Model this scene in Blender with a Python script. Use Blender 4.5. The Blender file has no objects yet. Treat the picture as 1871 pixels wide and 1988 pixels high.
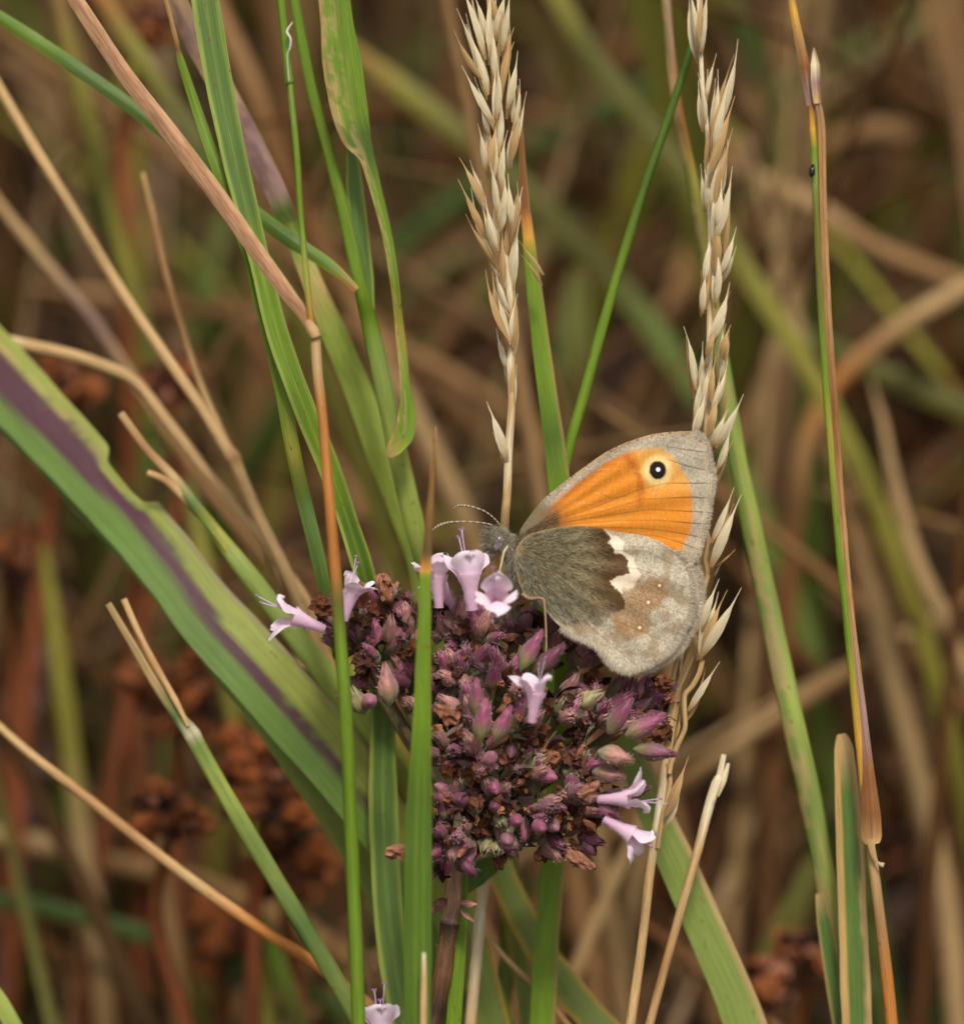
import bpy, math, random
import numpy as np
from mathutils import Vector, Matrix
random.seed(7); rng = np.random.default_rng(7)
scene = bpy.context.scene
COL = scene.collection
# ------------------------------------------------------------------ camera, sky, sun, exposure
D = 0.35                       # camera to the plane of the flower head (m)
W = 0.0745                     # width of the picture in that plane (m)
VW, VH = 1871.0, 1988.0        # pixel grid the stems were measured in
PITCH = math.radians(12)
F = np.array([0.0, 0.0, 0.16])
fwd = np.array([0, math.cos(PITCH), -math.sin(PITCH)])
rgt = np.array([1.0, 0, 0]); upv = np.array([0, math.sin(PITCH), math.cos(PITCH)])
CAM = F - fwd * D
K = W / VW
cd = bpy.data.cameras.new('camera'); cam = bpy.data.objects.new('camera', cd); COL.objects.link(cam)
cam.location = CAM; cam.rotation_euler = (math.pi / 2 - PITCH, 0, 0)
cd.sensor_fit = 'VERTICAL'; cd.sensor_height = 24.0
cd.lens = 24.0 * D / (W * 1024 / 963)
cd.clip_start = 0.01; cd.clip_end = 1000
cd.dof.use_dof = True; cd.dof.focus_distance = D + 0.001; cd.dof.aperture_fstop = cd.lens / 8.5
scene.camera = cam
SUN_EL, SUN_AZ = math.radians(54), math.radians(172)   # azimuth from +y towards +x
wd = bpy.data.worlds.new('World'); scene.world = wd; wd.use_nodes = True
nt = wd.node_tree; nt.nodes.clear()
sky = nt.nodes.new('ShaderNodeTexSky'); sky.sky_type = 'NISHITA'; sky.sun_disc = False
sky.sun_elevation = SUN_EL; sky.sun_rotation = SUN_AZ; sky.dust_density = 4.0
hs = nt.nodes.new('ShaderNodeHueSaturation'); hs.inputs['Saturation'].default_value = 0.08   # thin cloud cover
bg = nt.nodes.new('ShaderNodeBackground'); bg.inputs['Strength'].default_value = 0.068
wo = nt.nodes.new('ShaderNodeOutputWorld')
nt.links.new(sky.outputs[0], hs.inputs['Color']); nt.links.new(hs.outputs[0], bg.inputs['Color']); nt.links.new(bg.outputs[0], wo.inputs['Surface'])
sd = bpy.data.lights.new('sun', 'SUN'); sd.energy = 1.5; sd.angle = math.radians(10); sd.color = (1.0, 0.95, 0.87)
sun = bpy.data.objects.new('sun', sd); COL.objects.link(sun)
sdir = Vector((math.sin(SUN_AZ) * math.cos(SUN_EL), math.cos(SUN_AZ) * math.cos(SUN_EL), math.sin(SUN_EL)))
sun.rotation_euler = sdir.to_track_quat('Z', 'Y').to_euler(); sun.location = (0, 0, 5)
vs = scene.view_settings; vs.view_transform = 'Standard'; vs.look = 'None'; vs.exposure = 0.94; vs.gamma = 1.0
vs.use_curve_mapping = False
scene.cycles.max_bounces = 6; scene.cycles.diffuse_bounces = 3; scene.cycles.glossy_bounces = 2; scene.cycles.transmission_bounces = 4

# ------------------------------------------------------------------ helpers
def lin(c, g=1.0):
    c = np.asarray(c, float) / 255.0
    return np.where(c <= 0.04045, c / 12.92, ((c + 0.055) / 1.055) ** 2.4) * g
C = {k: lin(v) for k, v in dict(
    G=(112, 140, 34), GB=(94, 120, 54), GD=(80, 106, 28), GL=(162, 174, 80), GY=(158, 150, 58), OR=(190, 122, 56),
    YO=(214, 160, 60), BR=(132, 86, 46), PK=(174, 132, 100), BE=(194, 158, 108), ST=(222, 206, 170), TN=(168, 126, 80),
    GM=(106, 134, 58), PU=(88, 44, 62), RB=(128, 70, 40), OL=(114, 110, 42), DB=(52, 34, 22), GP=(136, 152, 72), PB=(150, 118, 108), MB=(96, 66, 40)).items()}
def P(u, v, d=0.0):
    s = (D + d * 1e-3) / D
    return F + fwd * d * 1e-3 + rgt * (u - VW / 2) * K * s - upv * (v - VH / 2) * K * s
def project(p):
    q = np.asarray(p) - CAM; z = q @ fwd
    return (q @ rgt) / z * D / K + VW / 2, VH / 2 - (q @ upv) / z * D / K, (z - D) * 1e3
def terrain(x, y):
    b = 0.004 * np.sin(x * 37 + 1.3) * np.sin(y * 31) + 0.003 * np.sin(x * 71 - y * 53) + 0.03 * np.sin(x * 1.7) * np.sin(y * 1.3 + .5)
    return np.tanh(0.5 * y) + b * np.exp(-(x * x + y * y) / 400)
def h2(ix, iy, seed):
    h = (ix * 374761393 + iy * 668265263 + seed * 1274126177) & 0xffffffff
    h = ((h ^ (h >> 13)) * 1274126177) & 0xffffffff
    return ((h ^ (h >> 16)) & 0xffff) / 65535.0
def vnoise(x, y, seed=0):
    x = np.asarray(x, float); y = np.asarray(y, float)
    ix = np.floor(x).astype(np.int64); iy = np.floor(y).astype(np.int64); fx = x - ix; fy = y - iy
    fx = fx * fx * (3 - 2 * fx); fy = fy * fy * (3 - 2 * fy)
    a = h2(ix, iy, seed); b = h2(ix + 1, iy, seed); c = h2(ix, iy + 1, seed); d = h2(ix + 1, iy + 1, seed)
    return (a * (1 - fx) + b * fx) * (1 - fy) + (c * (1 - fx) + d * fx) * fy
def nrm(v):
    v = np.asarray(v, float); return v / (np.linalg.norm(v, axis=-1, keepdims=True) + 1e-12)
def sstep(a, b, x):
    t = np.clip((x - a) / (b - a), 0, 1); return t * t * (3 - 2 * t)

# ------------------------------------------------------------------ materials
def mk(name, rough=0.5, trans=0.0, vein=(3.0, 0.15, 0.25), bump=0.0, spec=0.4, rand=0.15, sheen=0.0, sss=0.0, spots=0.0, tint=None):
    """colour from the thing's own colour layer, broken up by grain that runs along it"""
    m = bpy.data.materials.new(name); m.use_nodes = True
    t = m.node_tree; n = t.nodes; L = t.links
    b = n['Principled BSDF']; out = n['Material Output']
    at = n.new('ShaderNodeAttribute'); at.attribute_name = 'Col'
    st = n.new('ShaderNodeAttribute'); st.attribute_name = 'st'
    mp = n.new('ShaderNodeVectorMath'); mp.operation = 'MULTIPLY'; mp.inputs[1].default_value = (vein[1], vein[0], 1)
    oi = n.new('ShaderNodeObjectInfo')
    ad = n.new('ShaderNodeVectorMath'); ad.operation = 'ADD'
    L.new(st.outputs['Vector'], mp.inputs[0]); L.new(mp.outputs[0], ad.inputs[0]); L.new(oi.outputs['Random'], ad.inputs[1])
    nz = n.new('ShaderNodeTexNoise'); nz.inputs['Scale'].default_value = 1.0; nz.inputs['Detail'].default_value = 4; nz.inputs['Roughness'].default_value = .6
    L.new(ad.outputs[0], nz.inputs['Vector'])
    mr = n.new('ShaderNodeMapRange'); mr.inputs['From Min'].default_value = .3; mr.inputs['From Max'].default_value = .7
    mr.inputs['To Min'].default_value = 1 - vein[2]; mr.inputs['To Max'].default_value = 1 + vein[2]
    L.new(nz.outputs['Fac'], mr.inputs['Value'])
    rr = n.new('ShaderNodeMapRange'); rr.inputs['To Min'].default_value = 1 - rand; rr.inputs['To Max'].default_value = 1 + rand
    L.new(oi.outputs['Random'], rr.inputs['Value'])
    mu = n.new('ShaderNodeMath'); mu.operation = 'MULTIPLY'; L.new(mr.outputs[0], mu.inputs[0]); L.new(rr.outputs[0], mu.inputs[1])
    vm = n.new('ShaderNodeVectorMath'); vm.operation = 'SCALE'; L.new(at.outputs['Color'], vm.inputs[0]); L.new(mu.outputs[0], vm.inputs['Scale'])
    colout = vm.outputs[0]
    if spots > 0:      # small rusty age spots
        n2 = n.new('ShaderNodeTexNoise'); n2.inputs['Scale'].default_value = 1.0; n2.inputs['Detail'].default_value = 2
        m2 = n.new('ShaderNodeVectorMath'); m2.operation = 'MULTIPLY'; m2.inputs[1].default_value = (1.1, 3.0, 1)
        L.new(st.outputs['Vector'], m2.inputs[0]); a2 = n.new('ShaderNodeVectorMath'); a2.operation = 'ADD'
        m3 = n.new('ShaderNodeMath'); m3.operation = 'MULTIPLY'; m3.inputs[1].default_value = 90; L.new(oi.outputs['Random'], m3.inputs[0])
        L.new(m2.outputs[0], a2.inputs[0]); L.new(m3.outputs[0], a2.inputs[1]); L.new(a2.outputs[0], n2.inputs['Vector'])
        r2 = n.new('ShaderNodeMapRange'); r2.inputs['From Min'].default_value = .68; r2.inputs['From Max'].default_value = .76; r2.inputs['To Max'].default_value = spots
        L.new(n2.outputs['Fac'], r2.inputs['Value'])
        mx = n.new('ShaderNodeMix'); mx.data_type = 'RGBA'; L.new(r2.outputs[0], mx.inputs[0]); L.new(colout, mx.inputs[6])
        mx.inputs[7].default_value = (*lin((120, 84, 40)), 1); colout = mx.outputs[2]
    L.new(colout, b.inputs['Base Color'])
    b.inputs['Roughness'].default_value = rough; b.inputs['Specular IOR Level'].default_value = spec
    if sheen: b.inputs['Sheen Weight'].default_value = sheen; b.inputs['Sheen Roughness'].default_value = .5
    if bump:
        bp = n.new('ShaderNodeBump'); bp.inputs['Strength'].default_value = bump; bp.inputs['Distance'].default_value = 0.00008
        L.new(nz.outputs['Fac'], bp.inputs['Height']); L.new(bp.outputs[0], b.inputs['Normal'])
    if trans:
        tr = n.new('ShaderNodeBsdfTranslucent'); L.new(colout, tr.inputs['Color'])
        ms = n.new('ShaderNodeMixShader'); ms.inputs[0].default_value = trans
        L.new(b.outputs[0], ms.inputs[1]); L.new(tr.outputs[0], ms.inputs[2]); L.new(ms.outputs[0], out.inputs['Surface'])
    return m
M = dict(
    leaf=mk('leaf', .45, .26, (14, .22, .27), .9, .38, .08, spots=.9),
    straw=mk('straw', .62, .12, (11, .45, .30), .8, .25, .10, spots=.6),
    husk=mk('husk', .65, .35, (12, .8, .16), .4, .2, .08, spots=.3),
    petal=mk('petal', .55, .35, (3, 1.0, .07), .25, .25, .04, sheen=.3),
    calyx=mk('calyx', .46, .08, (9, 1.5, .40), .8, .45, .35, sheen=.15),
    dry=mk('dry', .8, .10, (6, 4, .45), .8, .15, .3),
    stalk=mk('stalk', .6, 0, (6, .6, .45), .8, .3, .1),
    wing=mk('wing', .75, .10, (9, 9, .12), .2, .15, 0),
    fur=mk('fur', .7, .45, (1, 1, .1), 0, .2, 0),
    horn=mk('horn', .5, 0, (4, 4, .2), 0, .3, .05),
    beetle=mk('beetle', .25, 0, (4, 4, .2), 0, .5, 0))
def soil_mat():
    m = bpy.data.materials.new('soil'); m.use_nodes = True; n = m.node_tree.nodes; L = m.node_tree.links
    g = n.new('ShaderNodeTexCoord'); z = n.new('ShaderNodeTexNoise'); z.inputs['Scale'].default_value = 90; z.inputs['Detail'].default_value = 8
    r = n.new('ShaderNodeValToRGB'); r.color_ramp.elements[0].color = (.012, .007, .004, 1); r.color_ramp.elements[1].color = (.09, .055, .03, 1)
    r.color_ramp.elements[0].position = .35; r.color_ramp.elements[1].position = .7
    z2 = n.new('ShaderNodeTexNoise'); z2.inputs['Scale'].default_value = 3; z2.inputs['Detail'].default_value = 5
    mx = n.new('ShaderNodeMix'); mx.data_type = 'RGBA'; mx.inputs[7].default_value = (.05, .06, .02, 1)
    bp = n.new('ShaderNodeBump'); bp.inputs['Distance'].default_value = .004; bp.inputs['Strength'].default_value = .8
    L.new(g.outputs['Object'], z.inputs['Vector']); L.new(g.outputs['Object'], z2.inputs['Vector']); L.new(z.outputs['Fac'], r.inputs[0])
    L.new(z2.outputs['Fac'], mx.inputs[0]); L.new(r.outputs[0], mx.inputs[6]); L.new(mx.outputs[2], n['Principled BSDF'].inputs['Base Color'])
    L.new(z.outputs['Fac'], bp.inputs['Height']); L.new(bp.outputs[0], n['Principled BSDF'].inputs['Normal'])
    n['Principled BSDF'].inputs['Roughness'].default_value = .95
    return m

# ------------------------------------------------------------------ mesh makers
def mesh(name, V, faces, cols=None, st=None, mat='leaf', smooth=True):
    me = bpy.data.meshes.new(name)
    V = np.asarray(V, np.float32)
    if isinstance(faces, np.ndarray):
        n, k = faces.shape
        me.vertices.add(len(V)); me.vertices.foreach_set('co', V.ravel())
        me.loops.add(n * k); me.loops.foreach_set('vertex_index', faces.astype(np.int32).ravel())
        me.polygons.add(n); me.polygons.foreach_set('loop_start', np.arange(0, n * k, k, dtype=np.int32)); me.polygons.foreach_set('loop_total', np.full(n, k, np.int32))
        me.update(calc_edges=True)
    else:
        me.from_pydata(V.tolist(), [], faces)
    if cols is not None:
        c = np.ones((len(V), 4), np.float32); c[:, :3] = cols
        me.attributes.new('Col', 'FLOAT_COLOR', 'POINT').data.foreach_set('color', c.ravel())
    if st is None: st = V * 1000
    me.attributes.new('st', 'FLOAT_VECTOR', 'POINT').data.foreach_set('vector', np.asarray(st, np.float32).ravel())
    if smooth: me.polygons.foreach_set('use_smooth', np.ones(len(me.polygons), bool))
    me.materials.append(M[mat] if isinstance(mat, str) else mat)
    return me
def obj(name, me, parent=None, loc=None, mw=None):
    o = bpy.data.objects.new(name, me); COL.objects.link(o)
    if parent is not None: o.parent = parent
    if loc is not None: o.location = loc
    if mw is not None: o.matrix_local = mw
    return o
def tag(o, label, cat, group=None, kind=None):
    o['label'] = label; o['category'] = cat
    if group: o['group'] = group
    if kind: o['kind'] = kind
    return o
def thing(name, label, cat, loc, group=None):
    o = bpy.data.objects.new(name, None); COL.objects.link(o); o.location = loc; o.empty_display_size = .002
    return tag(o, label, cat, group)
def resample(A, step=7.0):
    """Catmull-Rom through control rows [u v d w r g b]"""
    A = np.asarray(A, float); n = len(A); out = []
    for i in range(n - 1):
        p0 = A[max(i - 1, 0)]; p1 = A[i]; p2 = A[i + 1]; p3 = A[min(i + 2, n - 1)]
        k = max(2, int(np.hypot(*(p2 - p1)[:2]) / step))
        for j in range(k):
            t = j / k
            q = .5 * ((2 * p1) + (-p0 + p2) * t + (2 * p0 - 5 * p1 + 4 * p2 - p3) * t * t + (-p0 + 3 * p1 - 3 * p2 + p3) * t ** 3)
            q[3:] = p1[3:] * (1 - t) + p2[3:] * t
            out.append(q)
    out.append(A[-1]); return np.array(out)
def path(pts, ext=True, sink=True):
    """measured points (tip first) -> world positions, widths, colours; the base end is carried on down to the ground"""
    rows = [[p[0], p[1], p[2], p[3], *C[p[4]]] for p in pts]
    a, b = np.array(rows[0]), np.array(rows[1])
    if a[0] < -5 or a[1] < -5 or a[0] > VW + 5:      # the tip lies outside the picture: carry the leaf on to its own end
        dv = (a - b)[:3]; dv = dv / (np.hypot(*dv[:2]) + 1e-6); L_ = 260 + 3 * a[3]; t1, t2 = a.copy(), a.copy()
        t1[:3] += dv * L_ * .5; t1[3] *= .75; t2[:3] += dv * L_; t2[1] += L_ * .06; t2[3] = 2; rows = [list(t2), list(t1)] + rows
    R = resample(rows)
    pos = np.array([P(*r[:3]) for r in R]); wid = R[:, 3] * K * (D + R[:, 2] * 1e-3) / D; col = R[:, 4:7]
    if ext:
        T = nrm(pos[-1] - pos[-3]); p = pos[-1].copy(); ex = []
        for _ in range(120):
            T = nrm(T * .90 + np.array([0, .01, -1]) * .10); p = p + T * .005; ex.append(p.copy())
            if p[2] < terrain(p[0], p[1]) - .003: break
        pos = np.vstack([pos, ex]); wid = np.append(wid, np.full(len(ex), wid[-1])); col = np.vstack([col, np.repeat(col[-1:], len(ex), 0)])
    return pos, wid, col
def sweep(pos, wid, col, kind='blade', roll=0.0, fold=.25, edge=None, across=None, wob=.04, seed=0, flat=1.0, jag=None):
    """a strip (blade) or tube (culm) along a path"""
    n = len(pos); T = np.gradient(pos, axis=0); T = nrm(T)
    N0 = nrm(CAM - pos); S = nrm(np.cross(N0, T)); N = np.cross(T, S)
    ro = np.radians(roll if np.ndim(roll) else np.full(n, float(roll)))
    if len(ro) != n: ro = np.interp(np.linspace(0, 1, n), np.linspace(0, 1, len(ro)), ro)
    S, N = S * np.cos(ro)[:, None] + N * np.sin(ro)[:, None], N * np.cos(ro)[:, None] - S * np.sin(ro)[:, None]
    s = np.concatenate([[0], np.cumsum(np.linalg.norm(np.diff(pos, axis=0), axis=1))]) * 1e3
    wn = 1 + wob * (vnoise(s * .35, np.full(n, seed * 3.7), seed) - .5) * 2
    if kind == 'blade':
        t = np.linspace(-1, 1, 11); m = len(t)
        off = -fold * (np.abs(t) ** 1.3)       # keel towards the viewer, margins back
        off = off + .03 * np.cos(t * 14)
        lx = np.repeat(t[None], n, 0); lz = np.repeat(off[None], n, 0)
    else:
        m = 12; a = np.linspace(0, 2 * np.pi, m, endpoint=False) + .13
        t = np.sin(a); lx = np.repeat(t[None], n, 0); lz = np.repeat((np.cos(a) * flat)[None], n, 0)
        lx = lx * (1 + .04 * np.cos(a * 6)); lz = lz * (1 + .04 * np.cos(a * 6))
    hw = (wid * .5 * wn)[:, None]
    if jag is not None: lx = jag(s, lx)
    V = pos[:, None] + S[:, None] * (lx * hw)[..., None] + N[:, None] * (lz * hw)[..., None]
    cc = np.repeat(col[:, None], m, 1).copy()
    tt = np.repeat(t[None], n, 0); ss = np.repeat(s[:, None], m, 1)
    if edge is not None:
        e = sstep(.62, .95, np.abs(tt))[..., None] * edge[1]; cc = cc * (1 - e) + C[edge[0]] * e
    if across is not None: cc = across(cc, ss, tt)
    cc = cc * (1 + .16 * (vnoise(ss * .25, tt * 1.5 + seed, seed + 5) - .5))[..., None]
    st = np.stack([ss + seed * 13.1, tt * hw * 1e3, np.zeros_like(ss)], -1)
    i = np.arange(n - 1)[:, None]; j = np.arange(m if kind != 'blade' else m - 1)[None]; j2 = (j + 1) % m
    fa = np.stack([i * m + j, i * m + j2, (i + 1) * m + j2, (i + 1) * m + j], -1).reshape(-1, 4)
    return V.reshape(-1, 3), fa, cc.reshape(-1, 3), st.reshape(-1, 3)
SEED = [0]
def strand(parent, base, name, pts, kind='blade', ext=False, mat=None, **kw):
    SEED[0] += 1
    pos, wid, col = path(pts, ext) if not isinstance(pts, tuple) else pts
    V, f, c, st = sweep(pos, wid, col, kind, seed=SEED[0], **kw)
    me = mesh(name, V - base, f, c, st, mat or ('leaf' if kind == 'blade' else 'straw'))
    return obj(name, me, parent) if parent is not None else obj(name, me, None, base)
def plant(name, label, cat, main, parts=(), group=None):
    """a grass plant: main = (part name, points, options) runs to the ground, parts = more of them"""
    pos, wid, col = path(main[1], True); base = pos[-1].copy(); base[2] += .003
    o = thing(name, label, cat, base, group)
    strand(o, base, main[0], (pos, wid, col), **main[2])
    for p in parts: strand(o, base, p[0], p[1], **p[2])
    return o, base
def lone(name, label, cat, pts, group=None, **kw):
    pos, wid, col = path(pts, True); base = pos[-1].copy(); base[2] += .003
    o = strand(None, base, name, (pos, wid, col), **kw)
    return tag(o, label, cat, group)
def tube(pts, rad, seg=8, cap=True):
    """closed tube through world points"""
    pts = np.asarray(pts, float); n = len(pts); rad = np.full(n, rad) if np.ndim(rad) == 0 else np.asarray(rad)
    T = nrm(np.gradient(pts, axis=0)); ref = np.array([.31, .77, .55]); S = nrm(np.cross(T, ref)); N = np.cross(S, T)
    a = np.linspace(0, 2 * np.pi, seg, endpoint=False)
    V = (pts[:, None] + (S[:, None] * np.cos(a)[None, :, None] + N[:, None] * np.sin(a)[None, :, None]) * rad[:, None, None]).reshape(-1, 3)
    f = [[i * seg + j, i * seg + (j + 1) % seg, (i + 1) * seg + (j + 1) % seg, (i + 1) * seg + j] for i in range(n - 1) for j in range(seg)]
    if cap: f += [list(range(seg))[::-1], list(range((n - 1) * seg, n * seg))]
    return V, f
def hair_mesh(name, root, dirs, ln, wd_, cols, mat='fur', curl=.25):
    root = np.asarray(root); n = len(root); dirs = nrm(dirs)
    side = nrm(np.cross(dirs, rng.normal(size=(n, 3)))); ln = np.asarray(ln)[:, None]; w = np.asarray(wd_)[:, None] * .5
    bend = rng.normal(size=(n, 3)) * curl
    mid = root + dirs * ln * .5; tip = root + nrm(dirs + bend * .7) * ln
    V = np.stack([root - side * w, root + side * w, mid - side * w * .8, mid + side * w * .8, tip], 1).reshape(-1, 3)
    b = np.arange(n)[:, None] * 5
    f = np.concatenate([b + np.array([0, 1, 3]), b + np.array([0, 3, 2]), b + np.array([2, 3, 4])])
    cc = np.repeat(cols, 5, 0)
    return mesh(name, V, f, cc, None, mat, smooth=False)

# ------------------------------------------------------------------ ground
g = np.concatenate([-np.geomspace(150, 1, 22), np.linspace(-.9, .9, 121), np.geomspace(1, 150, 22)])
gx, gy = np.meshgrid(g, g); gz = terrain(gx, gy); m_ = len(g)
ii, jj = np.meshgrid(np.arange(m_ - 1), np.arange(m_ - 1), indexing='ij'); q = (ii * m_ + jj).ravel()
gme = mesh('ground', np.stack([gx, gy, gz], -1).reshape(-1, 3), np.stack([q, q + 1, q + m_ + 1, q + m_], 1), None, None, soil_mat())
ground = obj('ground', gme); ground['kind'] = 'structure'

# ------------------------------------------------------------------ grasses in and near the plane of focus (tip first, base last: u, v, mm behind focus, width, colour)
def stripes(*bands):
    """bands = (t from, t to, colour, strength): lengthwise bands with uneven borders"""
    def f(cc, ss, tt):
        for a, b, c, k in bands:
            w = .10 * (vnoise(ss * .9, tt * 0 + a * 7, 3) - .5)
            e = (sstep(a - .06, a + .06, tt + w) * (1 - sstep(b - .06, b + .06, tt + w)))[..., None] * k
            cc = cc * (1 - e) + C[c] * e
        return cc
    return f
def mottle(c, a, b, k=.8, fx=.8, ft=3):
    def f(cc, ss, tt):
        e = (sstep(.45, .62, vnoise(ss * fx, tt * ft, 9) * .6 + vnoise(ss * fx * 3, tt * ft * 3, 4) * .4) * sstep(a, b, tt))[..., None] * k
        return cc * (1 - e) + C[c] * e
    return f
def purple_band(cc, ss, tt):
    ss = ss - 27.5; K_ = [0, 3, 9, 15, 20, 27, 33, 39, 46, 60]
    c = np.interp(ss, K_, [.08, .08, .06, .06, .14, .2, .1, .0, -.1, -.1]); h = np.interp(ss, K_, [.50, .50, .48, .46, .44, .36, .28, .22, .16, .08])
    w = .12 * (vnoise(ss * .6, tt * 0, 3) - .5) + .06 * (vnoise(ss * 2, tt * 0, 5) - .5)
    e = sstep(c - h - .06, c - h + .05, tt) * (1 - sstep(c + h - .08, c + h + .06, tt + w)) * sstep(.0, .06, h)
    up = sstep(c + h - .05, c + h + .08, tt + w)[..., None] * .85; cc = cc * (1 - up) + (C['GL'] * .55 + C['GY'] * .35) * up
    y = (sstep(c + h - .06, c + h + .05, tt + w) * (1 - sstep(c + h + .06, c + h + .3, tt + w)) * vnoise(ss * .8, tt * 2, 8) * sstep(30, 18, ss))[..., None] * .8; cc = cc * (1 - y) + C['BE'] * y
    m = (sstep(.8, .95, tt) * sstep(26, 30, ss))[..., None] * .7; cc = cc * (1 - m) + C['PB'] * m
    e = e[..., None] * .95; return cc * (1 - e) + C['PU'] * e
# tall culm turning orange, with its pinkish dead leaf and thin upper stem
plant('grass_stalk', 'grass culm fading from green to orange, with folded pinkish leaf, before the flower head', 'grass',
    ('culm', [(611, 640, -6, 20, 'BE'), (616, 720, -6.5, 20, 'BE'), (625, 800, -7, 20, 'OR'), (640, 980, -8, 22, 'OR'), (650, 1100, -8, 24, 'OR'), (655, 1170, -8, 25, 'OL'), (662, 1260, -8, 26, 'G'), (672, 1400, -8, 27, 'G'), (685, 1700, -7, 28, 'G'), (693, 1900, -7, 28, 'G'), (697, 2000, -7, 28, 'G')],
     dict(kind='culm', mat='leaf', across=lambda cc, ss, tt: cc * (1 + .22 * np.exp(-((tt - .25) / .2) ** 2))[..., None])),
    [('leaf_blade', [(128, -30, -1, 30, 'PK'), (240, 140, -2, 32, 'PK'), (340, 270, -3, 34, 'PK'), (430, 390, -4, 34, 'PK'), (500, 490, -5, 32, 'PK'), (560, 572, -6, 28, 'PK'), (590, 612, -6, 22, 'PK'), (606, 640, -6, 18, 'BE')], dict(kind='blade', fold=.55, mat='straw', across=lambda cc, ss, tt: mottle('BR', -2, -1.5, .35, .6, 3)(stripes((.02, .24, 'RB', .75), (-.6, -.4, 'BE', .5), (.6, 1.2, 'BE', .35))(cc, ss, tt), ss, tt))),
     ('upper_stem', [(542, -30, -4, 18, 'G'), (562, 160, -4, 18, 'G'), (563, 162, -4, 13, 'G'), (575, 290, -5, 13, 'G'), (585, 430, -5, 12, 'G'), (597, 560, -6, 13, 'GY'), (606, 640, -6, 14, 'OR')], dict(kind='culm', mat='leaf')),
     ('node', [(596, 624, -6.3, 16, 'PK'), (607, 641, -6.5, 25, 'BE'), (613, 654, -6.5, 22, 'BE')], dict(kind='culm'))])
# pointed blade in front of the flower head
plant('grass_leaf', 'pointed green grass blade with brown tip and yellow band standing before the flower head', 'grass',
    ('leaf_blade', [(845, 828, -11, 3, 'TN'), (841, 900, -11, 9, 'BR'), (835, 990, -11, 14, 'BR'), (829, 1070, -11, 19, 'MB'), (827, 1095, -11, 21, 'OR'), (826, 1110, -11, 22, 'YO'), (825, 1125, -11, 22, 'G'), (823, 1230, -11, 26, 'G'), (819, 1400, -10.5, 36, 'G'), (814, 1550, -10, 48, 'GD'), (812, 1700, -10, 54, 'GD'), (811, 1850, -10, 54, 'GD'), (811, 2000, -10, 50, 'GD')],
     dict(kind='blade', fold=.35, across=stripes((-.25, -.1, 'G', .5), (.35, .48, 'G', .4)))),
    [('leaf_fold', [(789, 1560, -9.6, 4, 'GD'), (791, 1700, -9.4, 14, 'G'), (792, 1850, -9, 20, 'G'), (800, 2000, -9, 26, 'G')], dict(kind='blade', fold=.2, ext=True))])
# broad blue-green blade, upper left
plant('grass_leaf', 'broad blue-green grass blade with pale margins, crossed by the pinkish dead leaf', 'grass',
    ('leaf_blade', [(392, -40, 3, 56, 'GB'), (420, 130, 3, 54, 'GB'), (450, 280, 3, 50, 'GB'), (478, 400, 3, 46, 'GB'), (505, 510, 3, 40, 'G'), (540, 650, 3, 42, 'G'), (590, 790, 3, 44, 'G'), (640, 910, 4, 44, 'G'), (678, 1020, 5, 40, 'GD'), (712, 1130, 6, 40, 'GD'), (735, 1230, 8, 44, 'GB'), (742, 1400, 10, 50, 'GB'), (745, 1600, 11, 56, 'GB'), (757, 1800, 11, 60, 'GB'), (790, 2000, 11, 60, 'GB')],
     dict(kind='blade', fold=-.2, edge=('GL', .7), across=stripes((-.95, -.72, 'GL', .6), (-.08, .03, 'GL', .3)))),
    [('leaf_blade', [(478, 480, 3.6, 12, 'G'), (498, 560, 4, 24, 'G'), (520, 640, 4, 26, 'G'), (548, 760, 4, 28, 'G'), (570, 880, 4, 28, 'GY'), (590, 970, 5, 28, 'GB'), (612, 1060, 5, 28, 'GB'), (632, 1150, 6, 26, 'GB'), (660, 1280, 9, 26, 'GB')], dict(kind='blade', fold=.3, edge=('G', .6))),
     ('leaf_tip', [(318, -15, 5, 7, 'TN'), (338, 60, 5, 9, 'TN'), (346, 95, 5, 7, 'BR'), (352, 120, 5, 14, 'G'), (385, 220, 5, 20, 'G'), (420, 320, 4, 24, 'G'), (455, 420, 4, 22, 'G'), (490, 520, 4, 18, 'G')], dict(kind='blade', fold=.3))])
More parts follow.
